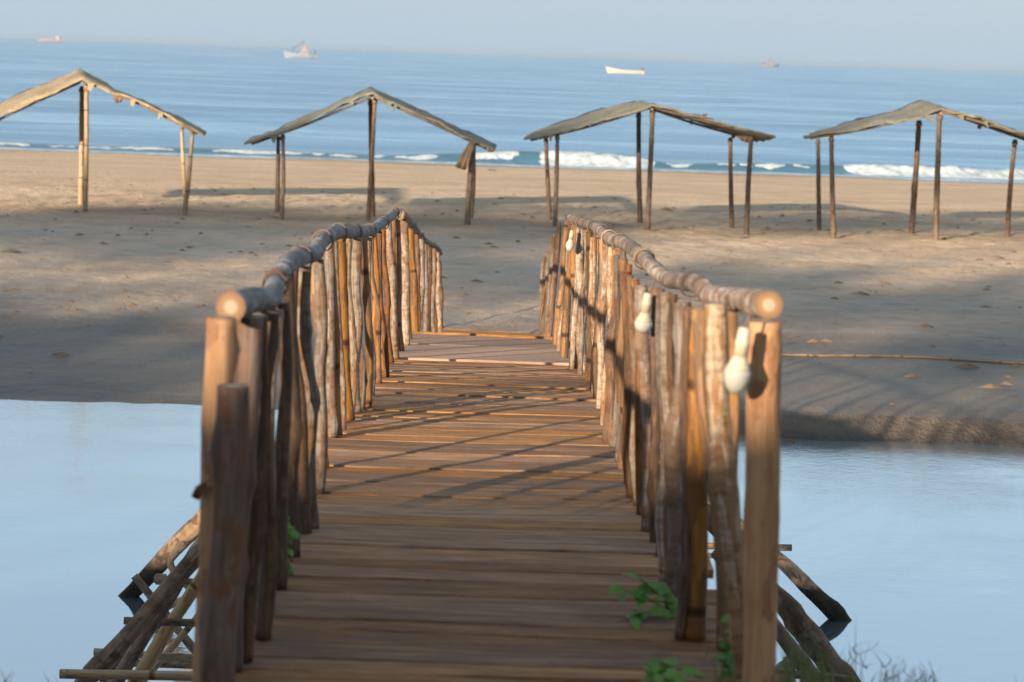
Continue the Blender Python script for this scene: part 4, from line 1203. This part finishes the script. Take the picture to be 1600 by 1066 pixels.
# ------------------------------------------------------------------ trees and a house behind the camera that shade the beach
TAN = math.tan(SUN_EL)
CA, SA = math.cos(SUN_AZ), math.sin(SUN_AZ)
def tree(c, h, a, rc, rh, label, seed, n=2600, lf=.32):
    """crown centre given across the sun's direction (c), by its height in the sun's view (h) and along it (a)"""
    rn_ = random.Random(seed)
    X, Y = c * CA + a * SA, -c * SA + a * CA
    top = Vector((X, Y, h - a * TAN))
    z0 = float(terrain(np.array(X), np.array(Y)))
    base = Vector((X + rn_.uniform(-1, 1), Y + rn_.uniform(-1, 1), z0))
    root = empty('shade_tree', base, label, 'tree', 'tall trees on the bank behind the footbridge')
    t = MB(); H = top.z - z0
    t.tube([base - Vector((0, 0, .3)), base.lerp(top, .5) + Vector((rn_.uniform(-.6, .6), 0, 0)), top - Vector((0, 0, rh * .5))], [.2, .14, .08], 9, .1, step=.6)
    ax = Vector((CA, -SA, 0)); al = Vector((SA, CA, 0))
    cl = []
    for _ in range(12):
        u, v, w = rn_.uniform(-1, 1), rn_.uniform(-1, 1), rn_.uniform(-1, 1)
        cl.append((ax * u * rc * .75 + al * v * rc * .8 + Vector((0, 0, w * rh * .7 * (1 - .4 * abs(u)))), rn_.uniform(.25, .42)))
    for c_, r_ in cl[:8]:
        t.tube([top - Vector((0, 0, rh * 1.0)), top + c_ * .5, top + c_], [.07, .04, .02], 5, .1, step=.7)
    t.build('trunk', [M['trunk'], M['trunk']], root)
    f = MB()
    for _ in range(n):
        c_, r_ = rn_.choice(cl)
        d = Vector((rn_.gauss(0, 1), rn_.gauss(0, 1), rn_.gauss(0, 1))).normalized() * rn_.random() ** .4 * r_
        p = top + c_ + Vector((d.x * rc, d.y * rc, d.z * rh * 1.1))
        q = Vector((rn_.gauss(0, 1), rn_.gauss(0, 1), rn_.gauss(0, .6))).normalized(); b2 = q.cross(Vector((rn_.gauss(0, 1), rn_.gauss(0, 1), 1))).normalized()
        l_ = lf * rn_.uniform(.5, 1.2); s0 = len(f.v)
        f.v += [tuple(p - q * l_ * .5), tuple(p + b2 * l_ * .2), tuple(p + q * l_ * .5), tuple(p - b2 * l_ * .2)]
        f.face([s0, s0+1, s0+2, s0+3], 0, None, False)
    f.build('crown', M['treeleaf'], root)
    return root
TREES = [(-3, 5.6, -28, 2.2, 1.0), (-6, 6.0, -30, 2.0, .85), (-9, 6.6, -27, 2.0, .9), (-12, 7.1, -29, 2.0, .9), (-15, 7.6, -26, 1.8, .8),
         (-4, 7.4, -31, 2.6, .8), (-7.5, 7.6, -32, 2.2, .6), (-10.5, 7.9, -33, 2.0, .5),
         (-11, 11.8, -30, 3, .8), (-16, 11.1, -28, 3.2, .8), (-21, 10.5, -31, 3, .8), (-25.5, 9.8, -29, 2.6, .75), (-6, 12.4, -31, 3, .8), (-13.5, 11.3, -33, 2.6, .6), (-18.5, 10.6, -33, 2.6, .6), (-26, 8.6, -30, 2.6, .5), (-22, 9.0, -29, 2.4, .35),
         (-20.5, 7.7, -27, 2.2, .95), (-25, 7.4, -30, 2.8, 1.1), (-30, 7.2, -28, 3.2, 1.1), (-35, 6.6, -31, 3, 1.1), (-17.5, 6.6, -33, 1.4, .6), (-22.5, 8.4, -33, 2.4, .5), (-28, 8.3, -33, 2.6, .5), (-27, 6.7, -34, 2.6, .4), (-33, 5.9, -33, 2.6, .4), (-23.5, 6.9, -31, 2.4, .45), (-28.5, 6.5, -32, 2.8, .4), (-19, 7.3, -35, 1.6, .4),
         (-18.5, 4.4, -26, 2.2, .9), (-23, 4.5, -28, 2.8, .8), (-28, 4.6, -27, 2.8, .9)]
for i, tr in enumerate(TREES):
    tree(*tr, 'tall slender shade tree standing behind the viewer, outside the photo', 300 + i)
# beach house behind the viewer, its ridge throws the straight shade over the near deck
M['wall'] = simple('house_plaster', (.5, .44, .34), .9, 0, 2, (.56, .5, .4))
M['thatch'] = simple('house_thatch', (.22, .16, .09), .95, 0, 6, (.3, .23, .14))
hx0, hx1, hy0, hy1, hz = -15.5, -4.2, -10.2, -3.2, 3.9
rz_, ry_ = 5.72, -6.7
root = empty('beach_house', ((hx0 + hx1) / 2, ry_, 1.5), 'plastered beach house with a thatched gable roof, behind the viewer', 'house')
b = MB(); z0 = 1.3
for (x_, y_, w_, d_) in ((hx0, ry_, .2, hy1 - hy0), (hx1, ry_, .2, hy1 - hy0), ((hx0+hx1)/2, hy0, hx1 - hx0 - .21, .2)):
    b.box((x_, y_, (z0 + hz) / 2), w_, d_, hz - z0)
for (xa, xb, za, zb) in ((hx0+.11, -12.5, z0, hz), (-11.3, -9.2, z0, hz), (-8.2, hx1-.11, z0, hz), (-12.5, -11.3, z0, 2.3), (-12.5, -11.3, 3.3, hz), (-9.2, -8.2, 3.5, hz)):
    b.box(((xa+xb)/2, hy1, (za+zb)/2), xb-xa-.002, .2, zb-za-.002)
for x_ in (hx0, hx1):
    s0 = len(b.v); b.v += [(x_-.1, hy0, hz), (x_-.1, hy1, hz), (x_-.1, ry_, rz_-.2), (x_+.1, hy0, hz), (x_+.1, hy1, hz), (x_+.1, ry_, rz_-.2)]
    b.face([s0, s0+1, s0+2], 0, None, False); b.face([s0+5, s0+4, s0+3], 0, None, False); b.face([s0+1, s0+4, s0+5, s0+2], 0, None, False); b.face([s0+3, s0, s0+2, s0+5], 0, None, False)
b.build('wall', M['wall'], root)
b = MB(); b.box((-8.7, hy1, 2.4), .96, .06, 2.18); b.build('door', M['trunk'], root)
b = MB(); b.box((-11.9, hy1, 2.8), 1.16, .05, .96); b.build('window', M['window'], root)
b = MB(); n_ = 40
for sd in (0, 1):
    for i in range(n_ + 1):
        x_ = hx0 - .6 + (hx1 - hx0 + 1.2) * i / n_
        for (y_, z_) in ((hy0 - .7, hz - .4), (ry_, rz_), (hy1 + .7, hz - .4)):
            b.v.append((x_, y_ + (.05 * noise.noise(Vector((x_ * 3, y_, 1)))), z_ + .06 * noise.noise(Vector((x_ * 2.5, y_, 3))) - .16 * sd))
K_ = 3 * (n_ + 1)
for i in range(n_):
    for j in range(2):
        q = [i*3+j, (i+1)*3+j, (i+1)*3+j+1, i*3+j+1]
        b.face(q, 0, None, False); b.face([K_+v for v in q[::-1]], 0, None, False)
    b.face([i*3, K_+i*3, K_+i*3+3, i*3+3], 0, None, False); b.face([i*3+5, K_+i*3+5, K_+i*3+2, i*3+2], 0, None, False)
for i in (0, n_):
    for j in range(2): b.face([i*3+j, i*3+j+1, K_+i*3+j+1, K_+i*3+j], 0, None, False)
b.build('roof', M['thatch'], root)

# ------------------------------------------------------------------ the hazy sea air
hm = bpy.data.materials.new('haze'); hm.use_nodes = True
nt = hm.node_tree; nt.nodes.clear()
out = nt.nodes.new('ShaderNodeOutputMaterial'); pv = nt.nodes.new('ShaderNodeVolumePrincipled')
pv.inputs['Color'].default_value = (.37, .485, .62, 1)
pv.inputs['Density'].default_value = .45e-4
pv.inputs['Anisotropy'].default_value = .0
nt.links.new(pv.outputs[0], out.inputs['Volume'])
b = MB(); b.box((0, 22000, 8.0), 122000, 48000, 24.0)
o = b.build('haze', hm); tag(o, 'thin pale sea haze over the water', 'haze', kind='stuff')
